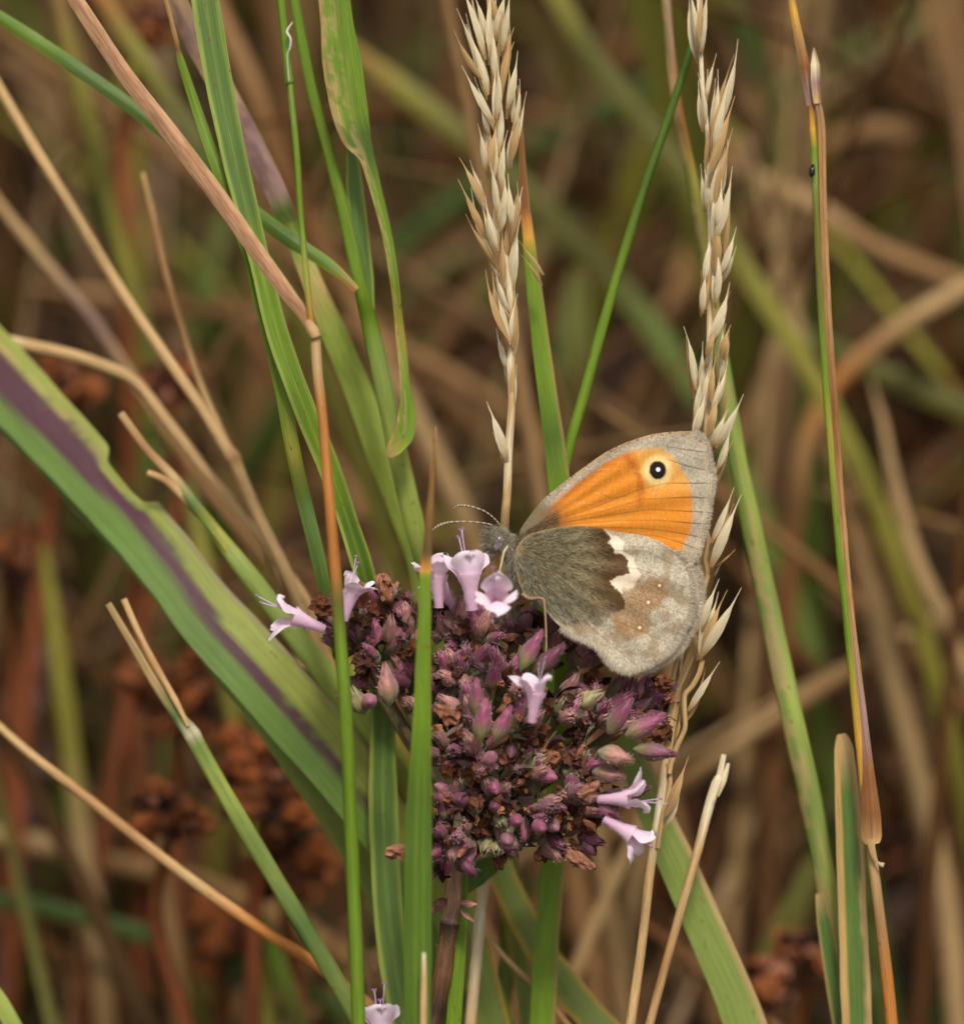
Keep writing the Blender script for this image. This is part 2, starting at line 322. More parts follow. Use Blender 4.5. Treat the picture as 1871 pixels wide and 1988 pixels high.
# stem with the chewed leaf
plant('grass_stalk', 'leafy green grass stem carrying a chewed, yellow-mottled leaf and a long arching leaf', 'grass',
    ('culm', [(566, -30, 9, 22, 'G'), (600, 150, 9, 22, 'G'), (640, 300, 9, 24, 'G'), (672, 430, 9, 26, 'G'), (700, 560, 9, 28, 'G'), (718, 630, 10, 34, 'G'), (742, 740, 10, 38, 'GP'), (772, 880, 11, 40, 'GL'), (800, 1000, 12, 40, 'GL'), (822, 1090, 13, 38, 'GP'), (845, 1200, 16, 40, 'GP'), (870, 1500, 22, 40, 'GP'), (890, 1800, 24, 44, 'GP'), (905, 2000, 25, 46, 'GP')], dict(kind='culm', mat='leaf', flat=.6)),
    [('leaf_blade', [(646, -30, 6, 62, 'G'), (656, 60, 6, 68, 'G'), (668, 150, 6, 70, 'G'), (680, 220, 6, 66, 'G'), (692, 265, 6, 55, 'GD'), (712, 305, 6, 28, 'GD'), (730, 370, 6, 21, 'G'), (750, 450, 6, 18, 'G'), (765, 540, 6, 17, 'G'), (776, 640, 7, 17, 'GY'), (786, 740, 7, 18, 'G'), (790, 800, 7, 32, 'G'), (782, 845, 7, 43, 'G'), (764, 872, 7, 32, 'GY'), (754, 886, 7, 9, 'TN')],
      dict(kind='blade', fold=-.15, wob=.12, across=lambda cc, ss, tt: mottle('BE', .5, -.6, .62, .8, 5.5)(stripes((-1.2, -.78, 'TN', .6))(cc, ss, tt), ss, tt))),
     ('leaf_blade', [(-20, 20, 12, 24, 'G'), (70, 78, 12, 27, 'G'), (150, 132, 11, 28, 'GB'), (300, 240, 10, 29, 'GD'), (400, 325, 9, 28, 'G'), (480, 400, 9, 28, 'G'), (560, 462, 9, 30, 'GD'), (640, 515, 8.5, 24, 'G'), (692, 562, 8, 12, 'OR')], dict(kind='blade', fold=.35, across=stripes((.0, .5, 'GB', .7)))),
     ('leaf_blade', [(682, 280, 10, 16, 'GB'), (688, 360, 10, 34, 'GB'), (697, 450, 10, 38, 'GB'), (708, 540, 10, 34, 'GB'), (716, 612, 10, 20, 'GB')], dict(kind='blade', fold=-.2, edge=('GL', .8)))])
# pale purple-blotched blade behind
plant('grass_leaf', 'withered pale blade with purple blotches, turning light green below, behind the blue-green blade', 'grass',
    ('leaf_blade', [(325, -40, 14, 40, 'BE'), (375, 70, 14, 44, 'PB'), (420, 150, 14, 46, 'BE'), (465, 235, 14, 48, 'PB'), (505, 310, 14, 46, 'PB'), (535, 370, 14, 42, 'PB'), (552, 412, 14, 40, 'GD'), (580, 480, 15, 34, 'GP'), (612, 560, 15, 40, 'BE'), (650, 650, 16, 50, 'GL'), (692, 750, 17, 54, 'GL'), (740, 880, 18, 56, 'GL'), (785, 1000, 20, 52, 'GL'), (820, 1110, 22, 48, 'GP'), (850, 1300, 25, 46, 'GP')],
     dict(kind='blade', fold=.2, mat='straw', across=lambda cc, ss, tt: np.where((ss < 37)[..., None], mottle('PU', -2, -1.5, .4, .5, 2)(cc, ss, tt), stripes((-.1, .3, 'GL', .6))(cc * np.array([1.05, 1.12, .95]), ss, tt)))))
# blade beside the bushy seed head
plant('grass_leaf', 'upright green blade with orange-brown dry tip beside the bushy seed head', 'grass',
    ('leaf_blade', [(1005, 165, 8, 3, 'TN'), (1009, 230, 8, 8, 'BR'), (1014, 320, 8, 13, 'BR'), (1019, 400, 8, 18, 'BR'), (1022, 425, 8, 20, 'OR'), (1026, 460, 8, 22, 'YO'), (1030, 500, 8, 25, 'G'), (1042, 600, 8, 31, 'G'), (1058, 730, 8, 36, 'G'), (1075, 850, 8, 40, 'GD'), (1088, 960, 8, 42, 'G'), (1098, 1100, 9, 42, 'G'), (1095, 1400, 13, 44, 'G'), (1075, 1650, 14, 46, 'G'), (1060, 1850, 14, 48, 'G'), (1052, 2000, 14, 48, 'G')],
     dict(kind='blade', fold=.22, across=stripes((.70, 1.3, 'TN', .5)))))
lone('grass_stalk', 'thin green leafless grass stalk slanting up beside the slender seed head', 'grass',
    [(1350, 55, 9, 12, 'GD'), (1310, 190, 9, 17, 'GD'), (1250, 365, 9, 19, 'GD'), (1190, 560, 9, 20, 'G'), (1135, 760, 9, 22, 'G'), (1104, 870, 9, 22, 'G'), (1075, 1000, 10, 22, 'G'), (1030, 1250, 14, 22, 'G'), (990, 1700, 24, 26, 'GP'), (975, 2000, 25, 28, 'GP')], kind='culm', mat='leaf')
# yellow-green stalk behind the slender seed head
plant('grass_stalk', 'long yellow-green grass stalk running behind the slender seed head and wing tip', 'grass',
    ('culm', [(1291, -30, 14, 20, 'PK'), (1300, 90, 14, 20, 'PK'), (1315, 210, 14, 22, 'OR'), (1345, 360, 14, 24, 'GY'), (1372, 520, 14, 26, 'GY'), (1400, 700, 14, 32, 'GP'), (1430, 880, 14, 38, 'GL'), (1460, 1030, 14, 42, 'GL'), (1492, 1180, 14, 44, 'GP'), (1532, 1370, 13, 46, 'GL'), (1572, 1550, 13, 46, 'GP'), (1600, 1700, 13, 42, 'GL'), (1622, 1860, 13, 36, 'GY'), (1632, 2000, 13, 36, 'GY')],
     dict(kind='culm', mat='leaf', flat=.6, across=lambda cc, ss, tt: mottle('BE', .6, 0., .6, .35, 1.2)(stripes((-1.2, -.2, 'GB', .55))(cc, ss, tt), ss, tt))),
    [('leaf_blade', [(1590, 1735, 12, 14, 'BE'), (1600, 1790, 12, 28, 'GB'), (1612, 1860, 12, 34, 'GB'), (1625, 1930, 12, 38, 'GB'), (1640, 2010, 12, 40, 'GB')], dict(kind='blade', fold=-.4, edge=('BE', .8), ext=True))])
# the two-tone stalk on the right, its dry sheath and the torn tip
plant('grass_stalk', 'two-toned grass stalk, yellow-green and brown, with black beetle on it and split dry top', 'grass',
    ('culm', [(1573, 205, 6, 12, 'BR'), (1577, 250, 6, 14, 'YO'), (1580, 290, 6, 15, 'G'), (1581, 340, 6, 15, 'GP'), (1585, 420, 6, 15, 'OL'), (1592, 560, 6, 17, 'OL'), (1602, 720, 6, 17, 'G'), (1612, 860, 6, 17, 'GY'), (1628, 1050, 6, 17, 'G'), (1648, 1240, 6, 18, 'G'), (1668, 1440, 6, 18, 'YO'), (1682, 1590, 6, 16, 'TN'), (1695, 1680, 6, 20, 'BE'), (1710, 1800, 6, 22, 'TN'), (1722, 1900, 6, 24, 'OR'), (1732, 2000, 6, 26, 'OR')], dict(kind='culm', mat='leaf')),
    [('sheath', [(1584, 190, 5.6, 10, 'PB'), (1594, 240, 5.6, 14, 'TN'), (1598, 400, 5.6, 14, 'TN'), (1606, 600, 5.6, 15, 'TN'), (1620, 800, 5.6, 15, 'BR'), (1634, 1000, 5.6, 14, 'TN'), (1652, 1200, 5.6, 14, 'TN'), (1674, 1400, 5.6, 20, 'PB'), (1684, 1500, 5.4, 26, 'BR'), (1690, 1580, 5.2, 38, 'BR'), (1692, 1625, 5.2, 40, 'TN'), (1694, 1640, 5.2, 26, 'BE')], dict(kind='blade', fold=.6, mat='straw', across=stripes((-.15, .1, 'DB', .5)))),
     ('leaf_blade', [(1532, -30, 6, 12, 'TN'), (1540, 20, 6, 15, 'YO'), (1552, 80, 6, 18, 'TN'), (1562, 130, 6, 20, 'BR'), (1570, 180, 6, 18, 'PB'), (1576, 230, 6, 14, 'TN')], dict(kind='blade', fold=.5, mat='straw')),
     ('torn_tip', [(1580, 92, 5.5, 3, 'TN'), (1584, 125, 5.5, 18, 'ST'), (1585, 160, 5.5, 20, 'PB'), (1588, 200, 5.5, 14, 'BE')], dict(kind='blade', fold=-.7, mat='straw', roll=15)),
     ('ligule', [(1715, 1680, 4.8, 9, 'ST'), (1702, 1674, 5, 5, 'BE'), (1694, 1655, 5, 12, 'BE'), (1690, 1630, 5, 16, 'BE')], dict(kind='blade', fold=.3, mat='husk'))])
lone('grass_leaf', 'bluntly torn green blade with broad tan margins beside the two-toned stalk', 'grass',
    [(1633, 1425, 9, 16, 'BE'), (1638, 1455, 9, 38, 'BE'), (1644, 1540, 9, 46, 'GB'), (1650, 1650, 9, 52, 'GB'), (1656, 1800, 9, 56, 'GB'), (1664, 2000, 9, 60, 'GB')],
    kind='blade', fold=-.15, across=lambda cc, ss, tt: stripes((-1.3, -.52, 'BE', .9), (-.66, -.5, 'YO', .5), (.6, 1.3, 'BE', .9))(cc, ss, tt))
lone('grass_leaf', 'wide light green blade with orange margin leaning behind the broken straw', 'grass',
    [(1205, 1400, 12, 40, 'GL'), (1230, 1470, 12, 54, 'GP'), (1272, 1580, 12, 66, 'GP'), (1320, 1690, 12, 74, 'GP'), (1368, 1800, 12, 76, 'GP'), (1420, 1920, 12, 80, 'GP'), (1450, 2000, 12, 80, 'GP')],
    kind='blade', fold=.08, across=stripes((.72, 1.3, 'BE', .8)))
plant('dry_stalk', 'broken dry straw with forked end before the wide light green blade', 'dry stem',
    ('culm', [(1396, 1505, 7, 10, 'ST'), (1390, 1522, 7, 20, 'ST'), (1375, 1570, 7, 20, 'ST'), (1352, 1660, 7, 18, 'BE'), (1325, 1755, 7, 18, 'BE'), (1290, 1880, 7, 17, 'TN'), (1258, 2000, 7, 17, 'BE')], dict(kind='culm')),
    [('split_end', [(1405, 1465, 7, 9, 'ST'), (1398, 1500, 7, 12, 'ST'), (1390, 1530, 7, 12, 'BE')], dict(kind='blade', mat='straw', fold=.4)),
     ('split_end', [(1414, 1482, 7, 5, 'ST'), (1404, 1515, 7, 12, 'ST'), (1390, 1545, 7, 12, 'BE')], dict(kind='blade', mat='straw', fold=.4))])
# left side
def bite(s, lx):
    k = np.interp(s - 27.5, [0, 21.3, 21.9, 22.6, 24, 26.2, 27.6, 28.4, 99], [1, 1, .95, .62, .58, .55, .62, 1, 1])[:, None]
    return np.where(lx > 0, lx * k, lx)
plant('grass_leaf', 'large blurred grass blade with dark purple stripe and bitten edge', 'grass',
    ('leaf_blade', [(-60, 665, 26, 134, 'GM'), (0, 730, 24, 132, 'GM'), (75, 810, 22, 130, 'GM'), (150, 890, 20, 126, 'GM'), (225, 972, 18, 122, 'GM'), (290, 1048, 16, 122, 'GM'), (345, 1116, 15, 122, 'GM'), (400, 1190, 14, 126, 'GM'), (500, 1299, 13, 136, 'GM'), (600, 1412, 13, 134, 'GM'), (690, 1525, 13, 122, 'GM'), (780, 1660, 14, 104, 'GM'), (860, 1820, 16, 90, 'GM'), (930, 2000, 18, 84, 'GM')],
     dict(kind='blade', fold=.10, wob=.03, across=purple_band, jag=bite)))
lone('grass_leaf', 'narrow dark blue-green blade along the lower side of the purple-striped one', 'grass',
    [(-60, 752, 30, 40, 'GB'), (60, 870, 28, 40, 'GB'), (200, 1025, 25, 34, 'GB'), (330, 1170, 22, 36, 'GP'), (440, 1310, 20, 44, 'GP'), (540, 1430, 19, 60, 'GP'), (640, 1565, 19, 70, 'GP'), (740, 1720, 20, 74, 'GP'), (840, 1900, 21, 70, 'GP'), (890, 2000, 21, 70, 'GP')],
    kind='blade', fold=-.1, edge=('GL', .4))
plant('grass_stalk', 'green grass stalk with two dry broken tips below the bent straw', 'grass',
    ('culm', [(234, 802, 15, 15, 'BE'), (285, 872, 15, 17, 'TN'), (335, 925, 15, 20, 'BE'), (375, 975, 14, 22, 'GB'), (420, 1035, 14, 28, 'GY'), (462, 1090, 13, 36, 'GP'), (520, 1165, 13, 42, 'GP'), (600, 1270, 13, 44, 'GP'), (680, 1375, 14, 46, 'GL'), (750, 1475, 15, 46, 'GL'), (820, 1600, 17, 46, 'GY'), (900, 1780, 20, 46, 'GL'), (980, 2000, 22, 46, 'GL')], dict(kind='culm', mat='leaf', flat=.6)),
    [('dry_tip', [(286, 918, 14.5, 13, 'BE'), (320, 932, 14.5, 15, 'TN'), (350, 960, 14.5, 17, 'BE'), (400, 1015, 14, 14, 'GB'), (440, 1070, 13, 8, 'GY')], dict(kind='culm'))])
lone('dry_stalk', 'long tan straw passing a swollen joint above the purple-striped blade', 'dry stem',
    [(-30, 120, 26, 20, 'BE'), (60, 275, 25, 22, 'BE'), (140, 405, 24, 22, 'BE'), (230, 555, 23, 22, 'BE'), (320, 690, 22, 22, 'BE'), (390, 790, 21, 22, 'BE'), (438, 868, 20, 26, 'BE'), (452, 890, 20, 34, 'TN'), (464, 915, 20, 24, 'BE'), (500, 1000, 20, 24, 'BE'), (545, 1090, 19, 24, 'BE'), (580, 1175, 19, 24, 'BE'), (640, 1330, 21, 24, 'BE'), (700, 1560, 26, 26, 'BE')], kind='culm')
lone('dry_stalk', 'thin brown straw joining the swollen joint of the long tan straw', 'dry stem',
    [(278, 335, 27, 9, 'BE'), (300, 430, 26, 12, 'TN'), (325, 540, 25, 14, 'TN'), (360, 660, 24, 14, 'TN'), (395, 760, 22, 15, 'BE'), (440, 860, 21, 15, 'BE'), (470, 940, 22, 14, 'BE'), (540, 1140, 24, 14, 'BE'), (600, 1350, 26, 14, 'BE')], kind='culm')
lone('dry_stalk', 'bent straw arching over from the side above the bitten blade', 'dry stem',
    [(-30, 655, 30, 26, 'ST'), (60, 672, 29, 26, 'BE'), (140, 690, 28, 26, 'BE'), (220, 718, 27, 24, 'BE'), (270, 748, 26, 22, 'BE'), (330, 825, 25, 24, 'BE'), (400, 915, 24, 24, 'BE'), (470, 1000, 23, 22, 'BE'), (530, 1080, 22, 20, 'BE'), (600, 1180, 23, 20, 'BE'), (680, 1400, 28, 20, 'BE')], kind='culm')
plant('grass_stalk', 'green stalk with two frayed dry ends slanting past the rusty dead flower heads', 'grass',
    ('culm', [(210, 1172, 10, 13, 'BE'), (250, 1240, 10, 15, 'BE'), (300, 1325, 10, 20, 'BE'), (345, 1390, 10, 26, 'GB'), (372, 1425, 10, 34, 'ST'), (385, 1450, 10, 34, 'GP'), (430, 1530, 10, 34, 'GL'), (485, 1625, 10, 36, 'GP'), (530, 1700, 10, 36, 'GP'), (590, 1800, 10, 36, 'GB'), (650, 1900, 10, 36, 'GP'), (705, 2000, 10, 36, 'GP')], dict(kind='culm', mat='leaf', flat=.7, across=stripes((.1, .35, 'GB', .6)))),
    [('dry_tip', [(240, 1163, 10, 13, 'BE'), (265, 1220, 10, 13, 'BE'), (300, 1290, 10, 15, 'TN'), (340, 1360, 9.5, 14, 'BE'), (365, 1410, 9.5, 8, 'BE')], dict(kind='culm'))])
lone('dry_stalk', 'orange-tan straw lying slantwise across the rusty dead flower heads', 'dry stem',
    [(-30, 1385, 20, 16, 'BE'), (60, 1465, 19, 18, 'BE'), (150, 1535, 18, 20, 'TN'), (250, 1615, 17, 22, 'TN'), (380, 1715, 16, 22, 'BE'), (500, 1800, 15, 24, 'OR'), (600, 1865, 14, 24, 'OR'), (700, 1940, 14, 24, 'TN'), (780, 2000, 14, 24, 'TN')], kind='culm')
# lower centre, behind the flower stalk
lone('grass_leaf', 'light green blade with yellow margin rising behind the flower stalk', 'grass',
    [(870, 1560, 16, 40, 'GL'), (880, 1640, 16, 56, 'GP'), (900, 1760, 17, 60, 'GL'), (930, 1880, 17, 64, 'GP'), (960, 2000, 17, 66, 'GP')], kind='blade', fold=.15, edge=('YO', .7))
lone('grass_leaf', 'yellow-edged pale blade slanting down to the foot of the broken straw', 'grass',
    [(940, 1600, 22, 44, 'GL'), (985, 1720, 21, 52, 'GP'), (1040, 1830, 20, 58, 'GP'), (1110, 1930, 19, 62, 'GP'), (1190, 2020, 18, 62, 'GP')], kind='blade', fold=.15, edge=('YO', .8))
lone('grass_leaf', 'narrow yellowish blade behind the straw below the flower head', 'grass',
    [(955, 1640, 24, 18, 'GY'), (985, 1760, 23, 30, 'GL'), (1010, 1870, 23, 36, 'GP'), (1030, 2010, 22, 38, 'GP')], kind='blade', fold=.15, edge=('YO', .6))
lone('grass_leaf', 'light green blade with yellow edge standing behind the orange-green culm', 'grass',
    [(640, 1240, 17, 20, 'GL'), (690, 1330, 17, 40, 'GL'), (760, 1460, 18, 52, 'GL'), (815, 1580, 19, 56, 'GL'), (855, 1720, 20, 56, 'GP'), (880, 2000, 21, 56, 'GP')], kind='blade', fold=.12, edge=('YO', .8))
lone('grass_leaf', 'short green blade tip close behind the dark flower stalk', 'grass',
    [(905, 1700, 6, 6, 'G'), (898, 1780, 6, 20, 'G'), (888, 1880, 6, 28, 'G'), (880, 2000, 6, 30, 'G')], kind='blade', fold=.2)
lone('grass_leaf', 'bright green blade corner rising at the foot of the rusty flower heads', 'grass',
    [(-40, 1880, 14, 16, 'GL'), (0, 1945, 14, 30, 'GL'), (40, 2020, 14, 34, 'GP')], kind='blade', fold=.2)
lone('dry_stalk', 'short frayed straw tip in front of the pointed green blade', 'dry stem',
    [(823, 1850, -12, 6, 'ST'), (823, 1900, -12, 10, 'BE'), (822, 2000, -12, 12, 'BE')], kind='blade', mat='straw')
lone('dry_stalk', 'thin brown straw slanting behind the green blade below the flower head', 'dry stem',
    [(930, 1800, 16, 8, 'BE'), (985, 1865, 16, 11, 'BE'), (1050, 1930, 16, 12, 'TN'), (1110, 2000, 16, 14, 'TN')], kind='culm')

# ------------------------------------------------------------------ blurred stems farther back, each at its own depth
LB = [
 ('blurred olive-green stalk rising behind the long tan straw', 'culm', [(108, -30, 62, 40, 'TN'), (150, 150, 62, 44, 'GY'), (195, 330, 62, 46, 'GP'), (240, 500, 62, 44, 'GY'), (280, 640, 62, 44, 'GP'), (320, 790, 62, 42, 'GP'), (360, 930, 62, 40, 'GP'), (390, 1060, 60, 40, 'GY')]),
 ('blurred orange-green blade crossing behind the broad blue-green blade', 'blade', [(190, -20, 48, 40, 'OR'), (260, 90, 48, 44, 'GY'), (340, 210, 48, 44, 'GP'), (420, 330, 48, 44, 'GP'), (500, 470, 50, 44, 'GP'), (590, 640, 52, 44, 'GP')]),
 ('blurred brown stalk leaning behind the pale purple-blotched blade', 'culm', [(400, -30, 70, 50, 'TN'), (480, 150, 70, 54, 'TN'), (580, 400, 72, 56, 'BR'), (700, 620, 74, 56, 'TN'), (800, 800, 74, 54, 'BE'), (880, 960, 74, 54, 'BE'), (940, 1100, 74, 50, 'TN')]),
 ('broad blurred green blade crossing behind the bushy seed head', 'blade', [(640, 60, 80, 44, 'OR'), (780, 170, 80, 54, 'GY'), (930, 290, 80, 56, 'GP'), (1060, 410, 80, 60, 'GP'), (1170, 520, 80, 60, 'GP'), (1270, 640, 80, 60, 'GB'), (1350, 760, 80, 56, 'GB')]),
 ('blurred blue-green blade arching between the two seed heads', 'blade', [(1330, 150, 130, 50, 'GD'), (1240, 178, 130, 56, 'GD'), (1120, 235, 130, 58, 'GD'), (1010, 300, 130, 58, 'GD'), (900, 380, 130, 54, 'GD'), (770, 480, 130, 50, 'GD'), (640, 640, 130, 50, 'GD')]),
 ('blurred olive blade slanting down towards the slender seed head', 'blade', [(1070, -30, 66, 50, 'GY'), (1130, 80, 66, 56, 'GP'), (1210, 190, 66, 56, 'GP'), (1290, 290, 66, 56, 'GP'), (1370, 400, 66, 52, 'GP'), (1470, 560, 66, 50, 'GY'), (1560, 700, 66, 46, 'GY')]),
 ('blurred green blade low between the seed head and the thin stalk', 'blade', [(1120, 520, 100, 60, 'GB'), (1118, 640, 100, 76, 'GB'), (1112, 760, 100, 80, 'GP'), (1100, 900, 100, 80, 'GD')]),
 ('broad blurred reddish stem lying across behind the two-toned stalk', 'culm', [(1920, 265, 110, 60, 'PK'), (1800, 268, 110, 64, 'PK'), (1700, 255, 110, 60, 'PK'), (1600, 290, 112, 60, 'TN'), (1500, 380, 114, 56, 'TN')]),
 ('blurred pale stem lying slantwise behind the beetle stalk', 'culm', [(1430, 320, 90, 46, 'BE'), (1500, 360, 90, 50, 'BE'), (1580, 400, 90, 50, 'BE'), (1680, 470, 90, 48, 'TN'), (1790, 520, 90, 46, 'TN'), (1900, 560, 90, 46, 'TN')]),
 ('blurred green blade lying low behind the two-toned stalk', 'blade', [(1560, 640, 85, 46, 'GD'), (1660, 700, 85, 52, 'GP'), (1770, 750, 85, 54, 'GP'), (1900, 805, 85, 50, 'GP')]),
 ('blurred orange-tan stem rising to the side behind the green low blade', 'culm', [(1910, 540, 78, 46, 'BE'), (1800, 600, 78, 48, 'BE'), (1700, 670, 78, 48, 'TN'), (1610, 760, 78, 48, 'OR'), (1560, 880, 78, 48, 'TN'), (1540, 1050, 78, 46, 'BR')]),
 ('blurred straw with a tapering tip, bending beyond the two-toned stalk', 'culm', [(1690, 735, 60, 8, 'BE'), (1715, 830, 60, 22, 'BE'), (1740, 960, 60, 34, 'BE'), (1780, 1090, 60, 42, 'BE'), (1830, 1200, 60, 44, 'BE'), (1890, 1330, 60, 46, 'BE')]),
 ('thick blurred straw leaning beyond the torn blade', 'culm', [(1600, 880, 70, 44, 'TN'), (1650, 1000, 70, 50, 'TN'), (1700, 1180, 70, 56, 'BE'), (1750, 1380, 70, 60, 'BE'), (1800, 1580, 70, 60, 'BE'), (1840, 1780, 70, 60, 'BE'), (1860, 2000, 70, 60, 'BE')]),
 ('long blurred straw crossing behind the yellow-green stalk, rising beyond it', 'culm', [(1900, 1150, 75, 34, 'TN'), (1750, 1240, 75, 36, 'BE'), (1600, 1330, 75, 38, 'TN'), (1460, 1420, 75, 40, 'BE'), (1340, 1510, 75, 40, 'TN'), (1200, 1610, 76, 38, 'TN')]),
 ('blurred brown straw leaning up behind the slender seed head', 'culm', [(1560, 540, 88, 34, 'TN'), (1500, 700, 88, 38, 'BE'), (1440, 860, 88, 38, 'TN'), (1390, 1010, 88, 38, 'TN'), (1330, 1240, 88, 38, 'BE')]),
 ('blurred green blade standing below the long crossing straw', 'blade', [(1600, 1630, 55, 40, 'GP'), (1560, 1720, 55, 54, 'GP'), (1510, 1830, 55, 70, 'GP'), (1470, 1930, 55, 74, 'GP'), (1440, 2010, 55, 74, 'GP')]),
 ('blurred tan straw leaning up behind the broken straw', 'culm', [(1260, 1560, 45, 30, 'TN'), (1200, 1690, 45, 34, 'BE'), (1140, 1830, 45, 36, 'BE'), (1080, 1980, 45, 36, 'TN')]),
 ('upright blurred tan stem below the rusty dead flower heads', 'culm', [(270, 1230, 55, 40, 'TN'), (290, 1400, 55, 48, 'TN'), (300, 1560, 55, 50, 'TN'), (318, 1720, 55, 54, 'PK'), (340, 1880, 55, 56, 'PK'), (352, 2010, 55, 56, 'PK')]),
 ('upright blurred olive stem beside the rusty flower heads', 'culm', [(85, 1060, 66, 44, 'GY'), (110, 1250, 66, 48, 'GY'), (135, 1440, 66, 52, 'GY'), (160, 1640, 66, 56, 'BE'), (190, 1830, 66, 60, 'BE'), (205, 2010, 66, 60, 'TN')]),
 ('blurred dark green blade trailing below the rusty flower heads', 'blade', [(-30, 1740, 60, 40, 'GD'), (110, 1768, 60, 42, 'GD'), (250, 1805, 60, 44, 'GD'), (400, 1850, 60, 46, 'GD'), (540, 1900, 60, 46, 'GD')]),
 ('short blurred green blade rising beside the frayed green stalk', 'blade', [(515, 1790, 40, 26, 'GD'), (540, 1870, 40, 40, 'G'), (570, 1960, 40, 46, 'GP'), (590, 2020, 40, 48, 'GP')]),
 ('blurred pale straw lying across the foot of the olive stem', 'culm', [(-30, 1620, 80, 50, 'BE'), (80, 1640, 80, 56, 'BE'), (190, 1670, 80, 54, 'TN'), (300, 1690, 80, 50, 'TN')]),
 ('blurred grey-brown straw leaning beside the olive stem', 'culm', [(80, 1240, 90, 60, 'PB'), (75, 1400, 90, 66, 'PB'), (50, 1560, 90, 64, 'PB'), (30, 1720, 90, 60, 'PB'), (0, 1960, 90, 60, 'PB')]),
 ('blurred pale straw fanning down behind the bent straw', 'culm', [(-30, 360, 44, 24, 'BE'), (80, 500, 44, 28, 'BE'), (180, 620, 44, 28, 'PB'), (260, 740, 44, 26, 'BE'), (340, 860, 44, 26, 'TN'), (450, 1010, 44, 26, 'TN'), (560, 1130, 44, 24, 'TN')]),
 ('blurred tan straw rising behind the thin brown straw', 'culm', [(430, 560, 85, 36, 'TN'), (520, 700, 85, 40, 'BR'), (610, 840, 85, 40, 'BR'), (700, 980, 85, 40, 'TN')]),
 ('blurred horizontal straw behind the leaning brown stalk', 'culm', [(60, 560, 95, 36, 'TN'), (200, 575, 95, 38, 'TN'), (360, 600, 95, 38, 'BR'), (520, 610, 95, 38, 'TN')]),
 ('blurred tan stem standing at the edge beyond the reddish stem', 'culm', [(1790, -30, 100, 36, 'TN'), (1820, 90, 100, 40, 'TN'), (1850, 220, 100, 40, 'TN'), (1890, 360, 100, 40, 'TN')]),
 ('blurred green blade leaning behind the torn dry tip', 'blade', [(1410, -30, 105, 46, 'OL'), (1470, 120, 105, 50, 'GD'), (1520, 300, 105, 52, 'GP'), (1540, 480, 105, 50, 'GD')]),
 ('blurred brown straw crossing low beneath the wide light green blade', 'culm', [(1230, 1780, 50, 30, 'RB'), (1320, 1850, 50, 36, 'BR'), (1420, 1930, 50, 36, 'TN'), (1500, 2000, 50, 36, 'TN')]),
]
for lab, kind, pts in LB:
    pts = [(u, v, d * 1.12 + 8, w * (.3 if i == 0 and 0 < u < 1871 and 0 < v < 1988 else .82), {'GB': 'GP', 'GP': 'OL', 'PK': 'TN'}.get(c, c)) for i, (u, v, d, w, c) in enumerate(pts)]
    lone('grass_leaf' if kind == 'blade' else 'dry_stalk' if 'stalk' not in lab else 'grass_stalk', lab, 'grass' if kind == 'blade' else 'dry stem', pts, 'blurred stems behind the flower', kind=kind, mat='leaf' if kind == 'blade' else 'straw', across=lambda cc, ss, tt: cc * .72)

# ------------------------------------------------------------------ seed heads
def husk(parent, base, tip, bot, w, d, col='ST', awn=.28):
    (tu, tv), (bu, bv) = tip, bot
    tu += (tu - bu) * .14 + random.uniform(-7, 7); tv += (tv - bv) * .14 + random.uniform(-10, 10); dx, dy = tu - bu, tv - bv; bow = random.uniform(-.05, .05) * math.hypot(dx, dy); px, py = -dy, dx
    ln = math.hypot(px, py) + 1e-6; px /= ln; py /= ln
    def at(t): return bu + dx * t + px * bow * 4 * t * (1 - t), bv + dy * t + py * bow * 4 * t * (1 - t)
    prof = [(1.0, .03, col), (1 - awn * .6, .10, col), (1 - awn, .22, col), (.58, .66, col), (.38, 1.0, col), (.2, .9, col), (.05, .5, 'BE'), (0, .32, 'BE')]
    dd = lambda t: d - .9 * math.sin(math.pi * min(1, t * 1.1)) * (w / 25)
    pts = [(*at(t), dd(t), max(1.0, w * q), c) for t, q, c in prof]
    strand(parent, base, 'spikelet', pts, kind='blade', mat='husk', fold=random.uniform(.2, .5), roll=random.uniform(-30, 30), wob=.02)
def seed_head(label, rachis, husks, pedicels=()):
    pos, wid, col = path(rachis, True); base = pos[-1].copy(); base[2] += .003
    o = thing('grass_spike', label, 'seed head', base, 'ripe grass seed heads')
    strand(o, base, 'stem', (pos, wid, col), kind='culm', mat='straw')
    for p in pedicels: strand(o, base, 'pedicel', p, kind='culm', mat='straw')
    for tip, bot, w, d in husks:
        husk(o, base, tip, bot, w, d, random.choice(['ST', 'ST', 'ST', 'BE']))
        j1, j2 = random.uniform(-9, 9), random.uniform(8, 30); husk(o, base, (tip[0] * .75 + bot[0] * .25 + j1, tip[1] + j2), (bot[0] + j1 * .5, bot[1] + j2 * .8), w * .85, d + random.uniform(.5, 1.2), random.choice(['ST', 'ST', 'BE']))
zA = lambda x, y: ((1480 + x / 1.807) / 1.6804, (y / 1.807) / 1.6804)
